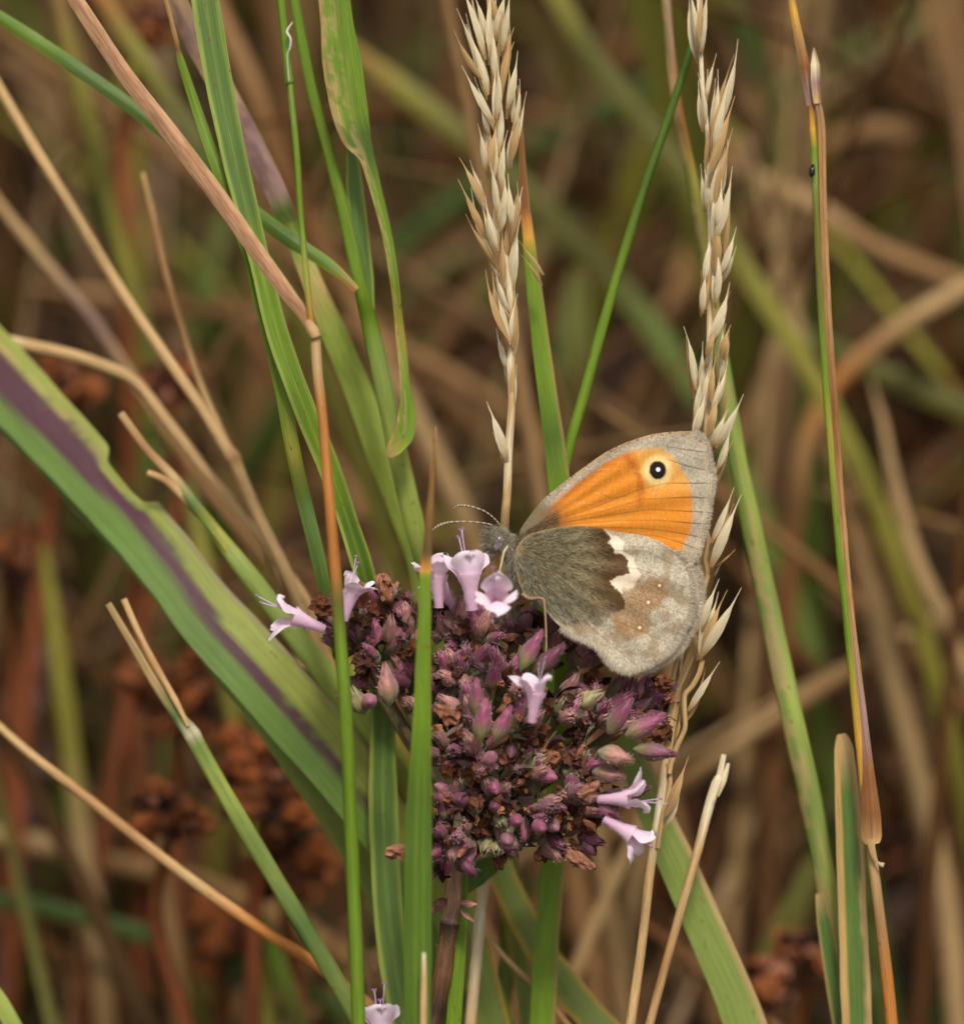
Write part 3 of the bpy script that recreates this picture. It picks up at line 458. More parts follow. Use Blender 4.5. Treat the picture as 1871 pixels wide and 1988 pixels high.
HA = [(50, -60, 190, 350, 44), (25, 185, 165, 470, 40), (50, 80, 155, 420, 36), (85, 440, 242, 725, 46), (170, 300, 205, 520, 34), (120, -40, 185, 250, 40), (345, -40, 283, 300, 40),
      (346, 215, 282, 535, 46), (352, 320, 318, 640, 46), (300, -60, 252, 240, 56), (210, -60, 215, 330, 40), (372, 660, 335, 950, 54), (160, 740, 185, 1010, 42), (195, 690, 205, 970, 42), (245, 720, 222, 1010, 44),
      (40, 980, 182, 1195, 42), (45, 1080, 190, 1400, 44), (108, 985, 178, 1160, 28), (105, 1290, 262, 1590, 46), (290, 1050, 270, 1365, 56), (402, 1125, 352, 1335, 40), (338, 1040, 345, 1335, 40),
      (384, 1320, 340, 1720, 62), (300, 1390, 292, 1680, 42), (240, 1600, 330, 1850, 34), (215, 1650, 322, 1995, 42), (382, 1750, 342, 2010, 32), (392, 1430, 530, 1620, 26), (240, 380, 250, 700, 40), (275, 600, 262, 900, 40),
      (150, 560, 210, 800, 36), (385, 440, 345, 720, 34), (405, 600, 370, 850, 24), (180, 1180, 262, 1480, 40), (230, 960, 250, 1260, 44), (300, 820, 285, 1120, 40), (320, 1180, 315, 1500, 44),
      (205, -60, 260, 130, 40), (90, 200, 200, 560, 40), (330, 60, 300, 420, 40), (235, 150, 240, 470, 44)]
seed_head('bushy straw-coloured grass seed head standing above the head of the butterfly', 
    [(945, -60, 4, 8, 'BE'), (955, 120, 4, 10, 'BE'), (966, 300, 4, 12, 'BE'), (975, 440, 4, 13, 'BE'), (988, 560, 4, 14, 'ST'), (997, 640, 4, 15, 'BE'), (990, 700, 4, 15, 'ST'), (993, 780, 4, 15, 'BE'), (987, 880, 4, 17, 'ST'), (984, 960, 4, 18, 'BE'), (980, 1010, 4.5, 18, 'BE'), (975, 1150, 8, 18, 'BE'), (960, 1400, 14, 20, 'BE'), (946, 1640, 14, 22, 'BE'), (930, 1800, 12, 23, 'ST'), (912, 2000, 11, 24, 'BE')],
    [(zA(a, b), zA(c, d), w / 3.0, 3.4 + random.uniform(-1.6, 1.2)) for a, b, c, d, w in HA]
    + [((953, 545), (980, 640), 17, 3.6), ((953, 786), (986, 895), 21, 3.6), ((966, 850), (990, 905), 12, 3.8), ((1005, 690), (990, 790), 12, 4), ((968, 640), (985, 720), 12, 4.2), ((1003, 560), (996, 690), 16, 3.8)])
zB = lambda x, y: ((2094 + x / 1.782) / 1.6804, (y / 1.782) / 1.6804)
zC = lambda x, y: ((2094 + x / 1.782) / 1.6804, (1100 + y / 1.782) / 1.6804)
zD = lambda x, y: ((2150 + x / 1.807) / 1.6804, (1550 + y / 1.807) / 1.6804)
HB = [(zB, a) for a in [(298, -60, 330, 335, 50), (382, -50, 342, 320, 46), (345, -80, 338, 240, 40), (416, 352, 376, 570, 26), (328, 470, 365, 722, 40), (526, 298, 430, 760, 54), (452, 428, 402, 740, 32), (516, 628, 395, 1000, 56), (490, 520, 420, 880, 50),
      (531, 788, 430, 1180, 54), (456, 900, 402, 1210, 34), (526, 1128, 482, 1480, 38), (515, 1020, 420, 1400, 52), (362, 960, 370, 1215, 38), (521, 1362, 452, 1592, 42), (430, 1240, 420, 1600, 60), (420, 1560, 372, 1800, 38),
      (490, 1690, 390, 1995, 62), (398, 1380, 360, 1640, 40), (470, 1080, 440, 1330, 44), (380, 1600, 350, 1820, 40), (498, 1885, 455, 2080, 44), (380, 720, 365, 1000, 34), (445, 1450, 430, 1760, 40)]]
HB += [(zC, a) for a in [(264, -40, 312, 305, 42), (492, -60, 462, 265, 42), (432, -40, 375, 115, 50), (481, 185, 402, 445, 46), (556, 355, 430, 645, 56), (396, 180, 352, 455, 42), (441, 375, 382, 565, 52), (516, 555, 430, 775, 46), (350, 320, 312, 565, 42),
      (360, 40, 340, 330, 44), (420, 130, 400, 380, 42), (330, 200, 305, 480, 40), (480, 430, 400, 640, 44), (520, 930, 402, 1195, 42), (549, 958, 400, 1335, 62), (526, 1238, 432, 1330, 14), (446, 1440, 312, 1725, 56), (541, 1498, 345, 1855, 66)]]
HB += [(zD, a) for a in [(316, 1110, 168, 1390, 46), (158, 1712, 35, 2010, 62), (140, 900, 128, 1120, 24), (240, 880, 235, 1060, 22), (108, 1450, 92, 1560, 22), (275, 880, 240, 1040, 20)]]
ped = lambda f, d, w, *q: [(*f(x, y), d, w, 'BE') for x, y in q]
seed_head('slender straw-coloured grass seed head partly hidden behind the wing tip',
    [(1352, -60, 5, 6, 'ST'), (1358, 60, 5, 8, 'ST'), (1364, 180, 5, 10, 'ST'), (1374, 270, 5, 10, 'ST'), (1378, 400, 5, 11, 'ST'), (1378, 560, 5, 12, 'BE'), (1376, 700, 5, 13, 'ST'), (1372, 830, 5, 14, 'BE'), (1366, 960, 5, 15, 'BE'), (1352, 1120, 5, 16, 'BE'), (1328, 1270, 5, 17, 'BE'), (1310, 1370, 5, 18, 'BE'), (1296, 1460, 5, 19, 'BE'), (1280, 1570, 5, 19, 'ST'), (1262, 1690, 5, 18, 'BE'), (1245, 1840, 5, 19, 'BE'), (1222, 2000, 5, 20, 'BE')],
    [(f(*a[:2]), f(*a[2:4]), a[4] / 3.0, 4.2 + random.uniform(-1.2, 1.0)) for f, a in HB],
    [ped(zD, 4.6, 11, (275, 330), (290, 400), (270, 500), (285, 590), (255, 680), (210, 830), (205, 1020), (150, 1180), (100, 1300), (70, 1480)),
     ped(zD, 4.3, 10, (255, 1090), (235, 1170), (190, 1250), (150, 1300), (150, 1420), (150, 1500), (100, 1610), (70, 1700), (60, 1760)),
     ped(zD, 4.5, 9, (180, 860), (195, 960), (160, 1090), (120, 1200), (85, 1330), (70, 1420)),
     ped(zD, 4.6, 9, (50, 1700), (65, 1800), (50, 1900), (20, 2010), (-10, 2200)),
     ped(zD, 4.4, 8, (150, 880), (115, 1030), (90, 1150), (75, 1300), (55, 1450))])

# ------------------------------------------------------------------ marjoram: part meshes (local +Z outward, metres)
mm = 1e-3
def calyx_mesh(name, L, R, base_c, tip_c, open_=.55, n=10, dark='DB', seed=0):
    prof = [(0, .20), (.06, .42), (.18, .78), (.32, 1.0), (.46, .98), (.60, .80), (.70, .60)]
    V = []; cc = []; f = []
    for z, r in prof:
        for j in range(n):
            a = 2 * math.pi * j / n; k = 1 + .17 * math.cos(5 * a) + .05 * (vnoise(z * 6, j * 1.7, seed) - .5)
            V.append((R * r * k * math.cos(a), R * r * k * math.sin(a), L * z)); cc.append(base_c * (1 - sstep(.1, .6, z)) + tip_c * sstep(.1, .6, z))
    for j in range(n):          # five teeth
        a = 2 * math.pi * j / n; t = j % 2 == 0
        V.append((R * (open_ if t else .5) * math.cos(a), R * (open_ if t else .5) * math.sin(a), L * (1.0 if t else .74))); cc.append(tip_c * (1.15 if t else .7))
    for j in range(n):
        a = 2 * math.pi * j / n; V.append((R * .12 * math.cos(a), R * .12 * math.sin(a), L * .7)); cc.append(C[dark] * .6)
    R_ = len(prof) + 2
    for i in range(R_ - 1):
        for j in range(n): f.append([i * n + j, i * n + (j + 1) % n, (i + 1) * n + (j + 1) % n, (i + 1) * n + j])
    f.append(list(range((R_ - 1) * n, R_ * n)))
    for k in range(95):          # short pale hairs
        a = random.uniform(0, 6.283); z = random.uniform(.08, .95); rr = R * float(np.interp(z, [p[0] for p in prof] + [1], [p[1] for p in prof] + [.55])) * .97
        p0 = np.array([rr * math.cos(a), rr * math.sin(a), L * z]); dd = nrm([math.cos(a) + random.gauss(0, .3), math.sin(a) + random.gauss(0, .3), .6]); sd_ = nrm(np.cross(dd, [random.random(), random.random(), random.random()])) * 1.1e-5
        b0 = len(V); V += [tuple(p0 - sd_), tuple(p0 + sd_), tuple(p0 + dd * random.uniform(.12, .32) * 1e-3)]; cc += [lin((214, 184, 176))] * 3; f.append([b0, b0 + 1, b0 + 2])
    return mesh(name, V, f, np.array(cc), None, 'calyx')
def bud_mesh(name, L, R, base_c, tip_c, seed=0):
    V = []; cc = []; f = []; n = 10; zs = np.linspace(0, 1, 9)
    for z in zs:
        r = math.sin(math.pi * min(.985, max(.06, z ** .85))) ** .75
        for j in range(n):
            a = 2 * math.pi * j / n; k = 1 + .06 * math.cos(4 * a + z * 2)
            V.append((R * r * k * math.cos(a), R * r * k * math.sin(a), L * z)); cc.append(base_c * (1 - sstep(.15, .5, z)) + tip_c * sstep(.15, .5, z))
    for i in range(8):
        for j in range(n): f.append([i * n + j, i * n + (j + 1) % n, (i + 1) * n + (j + 1) % n, (i + 1) * n + j])
    f.append(list(range(8 * n, 9 * n)))
    return mesh(name, V, f, np.array(cc), None, 'calyx')
def petal_mesh(name, L, w0, w1, bend, cup, c0, c1, notch=0.0, mat='petal', nz=12, nx=7, wav=.04, tip=.5, seed=0, rnd=False):
    """starts at the origin, runs along +Z, bends towards +Y by `bend` radians"""
    V = []; cc = []; y = z = 0.0; ds = L / (nz - 1)
    for i in range(nz):
        t = i / (nz - 1); a = bend * t
        if i: y += math.sin(a) * ds; z += math.cos(a) * ds
        w = (w0 * (1 - t) + w1 * math.sin(math.pi * min(1, .18 + t * .62)) ** 1.0 * t ** .6) * (1 - .98 * sstep(tip, 1.0, t) ** 2.2)
        if rnd: w = (w0 * (1 - t) + w1 * sstep(0, .55, t)) * math.sqrt(max(.004, 1 - max(0, (t - tip) / (1 - tip)) ** 2))
        for j in range(nx):
            s = -1 + 2 * j / (nx - 1)
            cz = cup * (s * s) * w; k = wav * L * (vnoise(t * 3 + seed, s * 1.6 + seed * 2, seed) - .5) * t
            zz = z - notch * L * (1 - abs(s)) ** 2 * sstep(.7, 1, t)
            V.append((s * w * .5, y - math.cos(a) * cz * -1 + k, zz + math.sin(a) * -cz)); cc.append(c0 * (1 - t) + c1 * t)
    f = [[i * nx + j, i * nx + j + 1, (i + 1) * nx + j + 1, (i + 1) * nx + j] for i in range(nz - 1) for j in range(nx - 1)]
    return mesh(name, V, f, np.array(cc), None, mat)
def crumple_mesh(name, L, R, c0, c1, seed, amp=.45, mat='dry'):
    V = []; cc = []; n = 12; k = 13
    for i in range(k):
        z = i / (k - 1); r = R * (.35 + .75 * math.sin(math.pi * (.1 + .8 * z)))
        for j in range(n):
            a = 2 * math.pi * j / n
            q = 1 + amp * 2 * (vnoise(z * 7 + seed * 3, j * .9, seed) - .5) + amp * .8 * math.sin(j * 2.4 + z * 9 + seed)
            V.append((r * q * math.cos(a) + R * .5 * math.sin(z * 4 + seed), r * q * math.sin(a), L * z + R * .5 * (vnoise(j * 1.3, z * 5, seed + 2) - .5)))
            g = vnoise(z * 6, j * .8 + seed, seed + 9); cc.append(c0 * (1 - g) + c1 * g)
    f = [[i * n + j, i * n + (j + 1) % n, (i + 1) * n + (j + 1) % n, (i + 1) * n + j] for i in range(k - 1) for j in range(n)]
    f += [list(range(n))[::-1], list(range((k - 1) * n, k * n))]
    return mesh(name, V, f, np.array(cc), None, mat, smooth=False)
c_pur, c_mau, c_pkb, c_olv, c_grn, c_drk, c_rus, c_sal = (lin(c) for c in ((132, 66, 90), (148, 94, 106), (156, 106, 98), (138, 126, 88), (142, 144, 82), (70, 48, 46), (112, 68, 44), (160, 108, 84)))
CAL = [calyx_mesh('calyx', 3.3 * mm, .60 * mm, c_olv, c_pur, .2, seed=1), calyx_mesh('calyx', 3.0 * mm, .60 * mm, c_olv, c_mau, .25, seed=2), calyx_mesh('calyx', 2.9 * mm, .64 * mm, c_olv, c_pkb, .2, seed=3),
       calyx_mesh('calyx', 2.5 * mm, .68 * mm, c_grn, c_olv, .3, seed=4), calyx_mesh('calyx', 2.8 * mm, .6 * mm, c_mau * .6, c_pur * .8, .35, seed=5), calyx_mesh('calyx', 3.4 * mm, .58 * mm, c_grn, c_pur * 1.1, .15, seed=6)]
BUD = [bud_mesh('bud', 1.9 * mm, .58 * mm, c_olv, c_pur), bud_mesh('bud', 1.8 * mm, .58 * mm, c_olv, c_mau), bud_mesh('bud', 1.9 * mm, .58 * mm, c_grn, c_pur * .9)]
BRA = [petal_mesh('bract', 2.6 * mm, .5 * mm, 1.5 * mm, .35, .25, c_olv, c_drk, mat='calyx', tip=.4, seed=1), petal_mesh('bract', 2.4 * mm, .5 * mm, 1.4 * mm, -.3, .3, c_olv * .8, c_pur * .6, mat='calyx', tip=.4, seed=2), petal_mesh('bract', 2.8 * mm, .5 * mm, 1.5 * mm, .5, .2, c_olv * .6, c_drk * 1.3, mat='calyx', tip=.4, seed=3), petal_mesh('bract', 2.2 * mm, .4 * mm, 1.3 * mm, .8, .2, c_drk * .6, c_drk * .8, mat='dry', tip=.4, wav=.2, seed=4)]
WIT = [crumple_mesh('withered_flower', 2.0 * mm, .5 * mm, c_rus, c_sal, 1), crumple_mesh('withered_flower', 1.6 * mm, .6 * mm, c_rus * .7, c_rus, 2, .6), crumple_mesh('withered_flower', 1.4 * mm, .65 * mm, c_drk, c_rus * .8, 3, .7), crumple_mesh('withered_flower', 2.4 * mm, .45 * mm, c_sal, c_sal * 1.1, 4, .25)]
DRY = [petal_mesh('dry_flake', 2.3 * mm, .4 * mm, 1.2 * mm, 1.1, .5, c_drk * .7, c_rus * .8, mat='dry', wav=.35, seed=6), petal_mesh('dry_flake', 2.0 * mm, .3 * mm, 1.1 * mm, -1.0, .6, c_drk * .5, c_drk * .8, mat='dry', wav=.4, seed=7), petal_mesh('dry_flake', 1.6 * mm, .3 * mm, 1.0 * mm, .9, .4, c_rus, c_sal * .9, mat='dry', wav=.4, seed=8)]
def frame(pos, z, y=None, base=np.zeros(3), scale=1.0):
    z = Vector(nrm(z)); y = Vector(y if y is not None else rng.normal(size=3)); x = y.cross(z)
    if x.length < 1e-6: x = Vector((1, 0, 0)).cross(z)
    x.normalize(); y = z.cross(x); s = scale
    p = np.asarray(pos) - base
    return Matrix(((x.x * s, y.x * s, z.x * s, p[0]), (x.y * s, y.y * s, z.y * s, p[1]), (x.z * s, y.z * s, z.z * s, p[2]), (0, 0, 0, 1)))
def iv(du, dv, dd):            # a direction given along the picture axes (right, down, away)
    return nrm(rgt * du - upv * dv + fwd * dd)

stalk_pts = [(900, 1540, 7, 16, 'PK'), (893, 1600, 7, 20, 'PK'), (886, 1680, 6, 28, 'PK'), (880, 1750, 5, 34, 'PK'), (874, 1785, 5, 34, 'PB'), (872, 1795, 5, 40, 'DB'), (868, 1830, 5, 34, 'MB'), (860, 1890, 5, 36, 'MB'), (846, 1960, 5, 38, 'DB'), (836, 2010, 5, 40, 'MB')]
spos, swid, scol = path(stalk_pts, True); MBASE = spos[-1].copy(); MBASE[2] += .003
mar = thing('marjoram_plant', 'marjoram with crowded purple-brown flower head and few open pink flowers, butterfly feeding on it', 'flower', MBASE)
strand(mar, MBASE, 'stem', (spos, swid, scol), kind='culm', mat='stalk', wob=.10, across=lambda cc, ss, tt: cc * (1 + .7 * (vnoise(ss * .2, tt * 5, 11) - .5))[..., None])
n_h = 1500; k_ = rng.integers(0, int(len(spos) * .5), n_h); hp = spos[k_] + rng.normal(size=(n_h, 3)) * .0001
hd = nrm(rng.normal(size=(n_h, 3))); hm = hair_mesh('stem_hairs', hp + hd * (swid[k_] * .42)[:, None] - MBASE, hd, rng.uniform(.15, .45, n_h) * mm, np.full(n_h, .022 * mm), np.repeat(lin((190, 160, 130))[None], n_h, 0))
o = obj('stem_hairs', hm, mar); o['kind'] = 'stuff'
PC = np.array(P(925, 1500, 9))
clusters = [  # u, v, depth, reach(px), calyces, bracts, withered, buds, colour weights
 (668, 1215, 3, 46, 9, 5, 7, 1, 0), (752, 1200, 4, 52, 9, 5, 7, 1, 0), (745, 1275, 3, 50, 10, 6, 3, 2, 1), (735, 1345, 5, 42, 5, 5, 1, 1, 3), (800, 1240, 3, 50, 10, 6, 5, 2, 0),
 (870, 1235, 3, 56, 13, 7, 6, 2, 0), (930, 1250, 1, 56, 13, 7, 4, 2, 1), (1000, 1240, 4, 50, 11, 5, 3, 1, 2), (900, 1320, 1, 56, 12, 7, 5, 2, 0), (975, 1330, 0, 54, 12, 6, 3, 2, 1),
 (1075, 1260, 6, 56, 13, 6, 3, 1, 1), (1120, 1290, 5, 52, 11, 6, 3, 1, 2), (1085, 1390, 1, 58, 12, 7, 4, 2, 2), (1165, 1400, 2, 56, 12, 6, 3, 2, 1), (1225, 1395, 3, 50, 11, 5, 6, 2, 4),
 (920, 1405, -1, 52, 11, 5, 5, 2, 1), (1000, 1420, -1, 54, 9, 7, 7, 2, 2), (875, 1455, 0, 50, 9, 6, 4, 4, 1), (930, 1480, -2, 54, 10, 5, 5, 6, 1), (1020, 1490, -1, 52, 7, 7, 8, 3, 2),
 (1100, 1490, 2, 50, 7, 8, 6, 2, 3), (900, 1550, -1, 50, 7, 6, 4, 5, 3), (965, 1560, -1, 50, 6, 6, 4, 6, 3), (1040, 1570, -1, 50, 6, 5, 3, 8, 1), (1110, 1550, 0, 54, 10, 5, 5, 3, 1), (1110, 1610, 1, 44, 3, 4, 9, 3, 0),
 (870, 1625, -2, 44, 5, 4, 5, 12, 0), (1160, 1555, 1, 40, 7, 3, 2, 1, 4), (862, 1655, -1, 34, 8, 3, 3, 6, 0), (905, 1625, 0, 36, 7, 4, 3, 3, 1), (850, 1595, 1, 38, 8, 5, 3, 2, 0), (960, 1620, 1, 36, 5, 4, 3, 3, 3), (1060, 1625, 1, 36, 5, 3, 4, 3, 0), (820, 1330, 5, 54, 9, 8, 5, 1, 0), (850, 1390, 4, 48, 8, 7, 4, 1, 1), (700, 1265, 4, 44, 8, 5, 4, 1, 0), (1265, 1370, 4, 34, 4, 3, 6, 0, 4)]
wsel = {0: [0, 4, 4, 1, 2, 2], 1: [0, 5, 1, 5, 2, 2], 2: [2, 2, 1, 5, 3, 3], 3: [3, 3, 2, 2, 5], 4: [0, 0, 5, 4, 1]}
CW = []
for (u, v, d, r, nc, nb, nw, nbud, wt) in clusters:
    cpos = np.array(P(u, v, d + 1.5)); CW.append((cpos, r)); out0 = nrm(nrm(cpos - PC) * .9 + np.array([0, -.32, .28]))
    R_ = r * K
    # branch from the stalk
    a = P(905, 1590, 8); b = cpos - out0 * R_ * .2; mid = a * .45 + b * .55 + fwd * .003 + np.array([0, 0, -.0015])
    tt = np.linspace(0, 1, 10)[:, None]; pl = a * (1 - tt) ** 2 + mid * 2 * tt * (1 - tt) + b * tt ** 2
    Vt, ft = tube(pl - MBASE, .00042, 8); obj('branch', mesh('branch', Vt, ft, np.repeat(c_olv[None] * .7, len(Vt), 0), None, 'stalk'), mar)
    def outdir(spread):
        q = nrm(out0 + rng.normal(size=3) * spread)
        if q @ -fwd < -.25: q = q + 2 * .6 * fwd * -1
        return nrm(q)
    for _ in range(int(nc * .92)):
        q = outdir(.62); obj('calyx', CAL[random.choice(wsel[wt])], mar, mw=frame(cpos + q * R_ * random.uniform(.05, .5) + rng.normal(size=3) * R_ * .16, nrm(q + out0 * .5), None, MBASE, random.uniform(.8, 1.15)))
    for _ in range((nbud + 2) // 3):
        q = outdir(.6); obj('bud', random.choice(BUD), mar, mw=frame(cpos + q * R_ * random.uniform(.55, .85), q, None, MBASE, random.uniform(.75, 1.1)))
    for _ in range(nb):
        q = outdir(.75); obj('bract', random.choice(BRA), mar, mw=frame(cpos + q * R_ * random.uniform(.25, .7), nrm(q + rng.normal(size=3) * .3), -fwd + rng.normal(size=3) * .6, MBASE, random.uniform(.7, 1.05)))
    for _ in range(nw):
        q = outdir(.75); obj('withered_flower', random.choice(WIT[:3] if random.random() < .85 else WIT), mar, mw=frame(cpos + q * R_ * random.uniform(.45, .95), nrm(q + rng.normal(size=3) * .5), None, MBASE, random.uniform(.5, .95)))
    for _ in range(7):
        q = outdir(.8); obj('dry_flake', random.choice(DRY), mar, mw=frame(cpos + q * R_ * random.uniform(.6, 1.15), nrm(q + rng.normal(size=3) * .7), None, MBASE, random.uniform(.6, 1.0)))
# a few pieces that stand out singly
def piece(name, me, u, v, d, z, sc=1.0, y=None): return obj(name, me, mar, mw=frame(P(u, v, d), iv(*z), y, MBASE, sc))
for (u, v, d, z, sc, i) in [(818, 1654, -4, (-1, 0, -.1), 1.15, 3), (1105, 1650, -3, (.75, .7, -.2), 1.0, 3), (845, 1375, -6, (.9, .5, -.2), 1.0, 0), (700, 1180, 1, (.1, -1, -.2), 1.0, 0), (745, 1165, 2, (.1, -1, -.1), 1.0, 0), (1285, 1345, 1, (.2, -1, -.2), .9, 1), (1265, 1400, 0, (.4, 1, -.2), 1.1, 1), (1120, 1540, -4, (.9, -.3, -.2), .8, 3), (630, 1195, 1, (-.2, -1, -.2), .9, 1)]:
    piece('withered_flower', WIT[i], u, v, d, z, sc)
for (u, v, d, z, sc, i) in [(1180, 1425, -3, (.5, -.75, -.3), 1.1, 0), (1215, 1430, -3, (.9, -.5, -.3), 1.1, 0), (1230, 1455, -3, (1, .1, -.3), 1.1, 0), (1160, 1460, -3, (.9, .2, -.4), 1.1, 2), (930, 1440, -5, (.15, -1, -.4), 1.1, 5), (960, 1440, -5, (.4, -.9, -.3), 1.0, 0), (925, 1395, -5, (0, -1, -.3), 1.0, 5), (1010, 1300, -4, (.5, -.9, -.3), 1.1, 5), (1035, 1310, -3, (.7, -.7, -.3), 1.1, 0), (1130, 1245, 2, (.3, -1, -.4), 1.1, 4), (705, 1385, -1, (-.4, -.9, -.5), 1.05, 3), (755, 1370, -2, (-.1, -1, -.2), 1.2, 2), (1150, 1500, -2, (1, .1, -.5), 1.0, 2)]:
    piece('calyx', CAL[i], u, v, d, z, sc)
for (u, v, d, z, sc, i) in [(1000, 1590, -4, (.1, .1, -1), .95, 0), (1040, 1600, -4, (.3, .2, -1), 1.0, 0), (945, 1485, -5, (.3, -.6, -.8), 1.0, 1), (985, 1625, -3, (0, .2, -1), 1.0, 1), (715, 1360, -2, (.1, 0, -1), 1.1, 1)]:
    piece('bud', BUD[i], u, v, d, z, sc)
for i, pts in enumerate([[(820, 1345, -8), (808, 1362, -8), (818, 1382, -8), (830, 1405, -7)], [(868, 1590, -4), (930, 1600, -4), (938, 1625, -4)], [(1275, 1400, -1), (1300, 1392, -1), (1312, 1400, -1)], [(770, 1655, -5), (758, 1668, -5)], [(795, 1650, -5), (785, 1680, -5), (792, 1700, -5)], [(860, 1090, 1), (850, 1110, 1), (820, 1150, 1)], [(1120, 1640, -3), (1150, 1670, -3), (1155, 1690, -3)], [(1100, 1245, 0), (1130, 1280, 0)]]):
    Vt, ft = tube([P(*p) - MBASE for p in pts], .00005, 5); obj('dry_stamen', mesh('dry_stamen', Vt, ft, np.repeat(C['DB'][None], len(Vt), 0), None, 'dry'), mar)
# bracts on the stalk, green leaf behind it
for (u, v, du, dv) in [(868, 1752, -1, -.1), (892, 1748, 1, -.1), (862, 1760, -.7, .5), (896, 1765, .8, .4)]:
    piece('bract', petal_mesh('bract', 1.5 * mm, .5 * mm, 1.0 * mm, .6, .3, c_pkb * .8, c_pkb, mat='dry', wav=.15, seed=int(u)), u, v, 3.5, (du, dv, -.4))
strand(mar, MBASE, 'leaf', [(990, 1655, 10, 6, 'GD'), (972, 1664, 10, 30, 'GD'), (945, 1680, 9, 46, 'GD'), (918, 1704, 8, 46, 'GB'), (898, 1730, 7, 24, 'GB'), (886, 1752, 6, 8, 'OL')], kind='blade', fold=.3, roll=25)

# open flowers
pk0, pk1, pkw = lin((228, 180, 206)), lin((244, 212, 230)), lin((250, 232, 242))
def tube_corolla():
    V = []; cc = []; n = 14; prof = [(0, .36), (.25, .42), (.5, .5), (.75, .66), (.92, .84), (1.0, .92)]
    for z, r in prof:
        for j in range(n):
            a = 2 * math.pi * j / n; V.append((r * mm * math.cos(a), r * mm * math.sin(a) * .9, 2.6 * mm * z)); cc.append(pk0 * (1 - z) + pk1 * z)
    f = [[i * n + j, i * n + (j + 1) % n, (i + 1) * n + (j + 1) % n, (i + 1) * n + j] for i in range(len(prof) - 1) for j in range(n)]
    return mesh('flower', V, f, np.array(cc), None, 'petal')
COR = tube_corolla()
LOBE = [petal_mesh('petal', (2.3 if i == 1 else 1.9) * mm, .85 * mm, (1.75 if i == 1 else 1.35) * mm, b, .10, pk1, pkw, notch=.05, tip=.5, seed=i, rnd=True, wav=.32, nz=14, nx=9) for i, b in enumerate((1.0, 1.4, .7))]
HOOD = petal_mesh('petal', 1.9 * mm, 1.5 * mm, 1.75 * mm, .45, -.28, pk1, pkw, notch=.28, tip=.55, seed=5, rnd=True, wav=.3, nz=14, nx=9)
st_c, an_c = lin((226, 200, 226)), lin((176, 128, 172))
def stamen_mesh(L, bx, by, seed):
    p = np.array([[bx * .3 * t, by * .3 * t + .15 * mm * math.sin(t * 3 + seed), L * t] for t in np.linspace(0, 1, 8)]) + np.array([bx * .2, by * .2, 0])
    V, f = tube(p, .042 * mm, 6); c = np.repeat(st_c[None], len(V), 0); n0 = len(V)
    aV = []; 
    for s in (-1, 1):
        c0 = p[-1] + np.array([s * .11 * mm, 0, .03 * mm]); k = len(V) + len(aV)
        ang = np.linspace(0, 2 * np.pi, 6, endpoint=False)
        for zz, rr in ((-.12, .04), (-.06, .09), (.06, .09), (.12, .04)):
            for a in ang: aV.append(c0 + np.array([math.cos(a) * rr, math.sin(a) * rr, zz]) * mm)
        f = f + [[k + i * 6 + j, k + i * 6 + (j + 1) % 6, k + (i + 1) * 6 + (j + 1) % 6, k + (i + 1) * 6 + j] for i in range(3) for j in range(6)] + [list(range(k + 18, k + 24)), list(range(k, k + 6))[::-1]]
    V = np.vstack([V, aV]); c = np.vstack([c, np.repeat(an_c[None], len(aV), 0)])
    return mesh('stamen', V, f, c, None, 'petal')
STA = [stamen_mesh(3.9 * mm, .6 * mm, -.2 * mm, 1), stamen_mesh(3.1 * mm, -.7 * mm, .1 * mm, 2), stamen_mesh(4.4 * mm, .1 * mm, .4 * mm, 3), stamen_mesh(2.2 * mm, .8 * mm, .2 * mm, 4)]
nf = 260
_a = rng.uniform(0, 6.28, nf); _z = rng.uniform(.0, 1.0, nf); _r = np.interp(_z, [0, .25, .5, .75, 1], [.36, .42, .5, .66, .92])
fz = np.stack([np.cos(_a) * _r, np.sin(_a) * _r * .9, _z * 2.6], 1) * mm; fd = np.stack([np.cos(_a), np.sin(_a), rng.normal(size=nf) * .5], 1)
FUZZ = hair_mesh('fuzz', fz, fd, rng.uniform(.08, .2, nf) * mm, np.full(nf, .018 * mm), np.repeat(pkw[None], nf, 0), 'petal')
def flower(parent, base, u, v, d, z, y, sc=1.0, hood=True, lobes=(-1, 0, 1), stam=(0, 1, 2, 3), wide=.75):
    """corolla tube along z, hood on the +y side, three lower lobes on the other"""
    m = frame(P(u, v, d), iv(*z), iv(*y), base, sc * .93); fl = obj('flower', COR, parent, mw=m)
    h_ = obj('fuzz', FUZZ, fl); h_['kind'] = 'stuff'
    top = 2.45 * mm
    if hood: obj('petal', HOOD, fl, mw=Matrix.Translation((0, .62 * mm, top)))
    for k in lobes:
        mw = Matrix.Translation((k * .55 * mm, (-.62 + .28 * abs(k)) * mm, top)) @ Matrix.Rotation(math.pi + k * wide, 4, 'Z') @ Matrix.Rotation(0.25, 4, 'X').inverted()
        obj('petal', LOBE[k + 1], fl, mw=mw)
    for i in stam: obj('stamen', STA[i], fl, mw=Matrix.Translation((0, .25 * mm, 1.3 * mm)) @ Matrix.Rotation(random.uniform(-.12, .12), 4, 'Y'))
    return fl
flower(mar, MBASE, 630, 1222, -1, (-1, -.42, -.15), (.3, -1, 0), 1.1, True, (-1, 0), (0, 2), .5)
flower(mar, MBASE, 668, 1205, 0, (.25, -1, -.1), (-1, .1, .6), .95, True, (-1, 0, 1), (0, 2))
flower(mar, MBASE, 852, 1180, 0, (-.05, -1, -.1), (.7, 0, .7), 1.05, True, (-1, 0, 1), (3,))
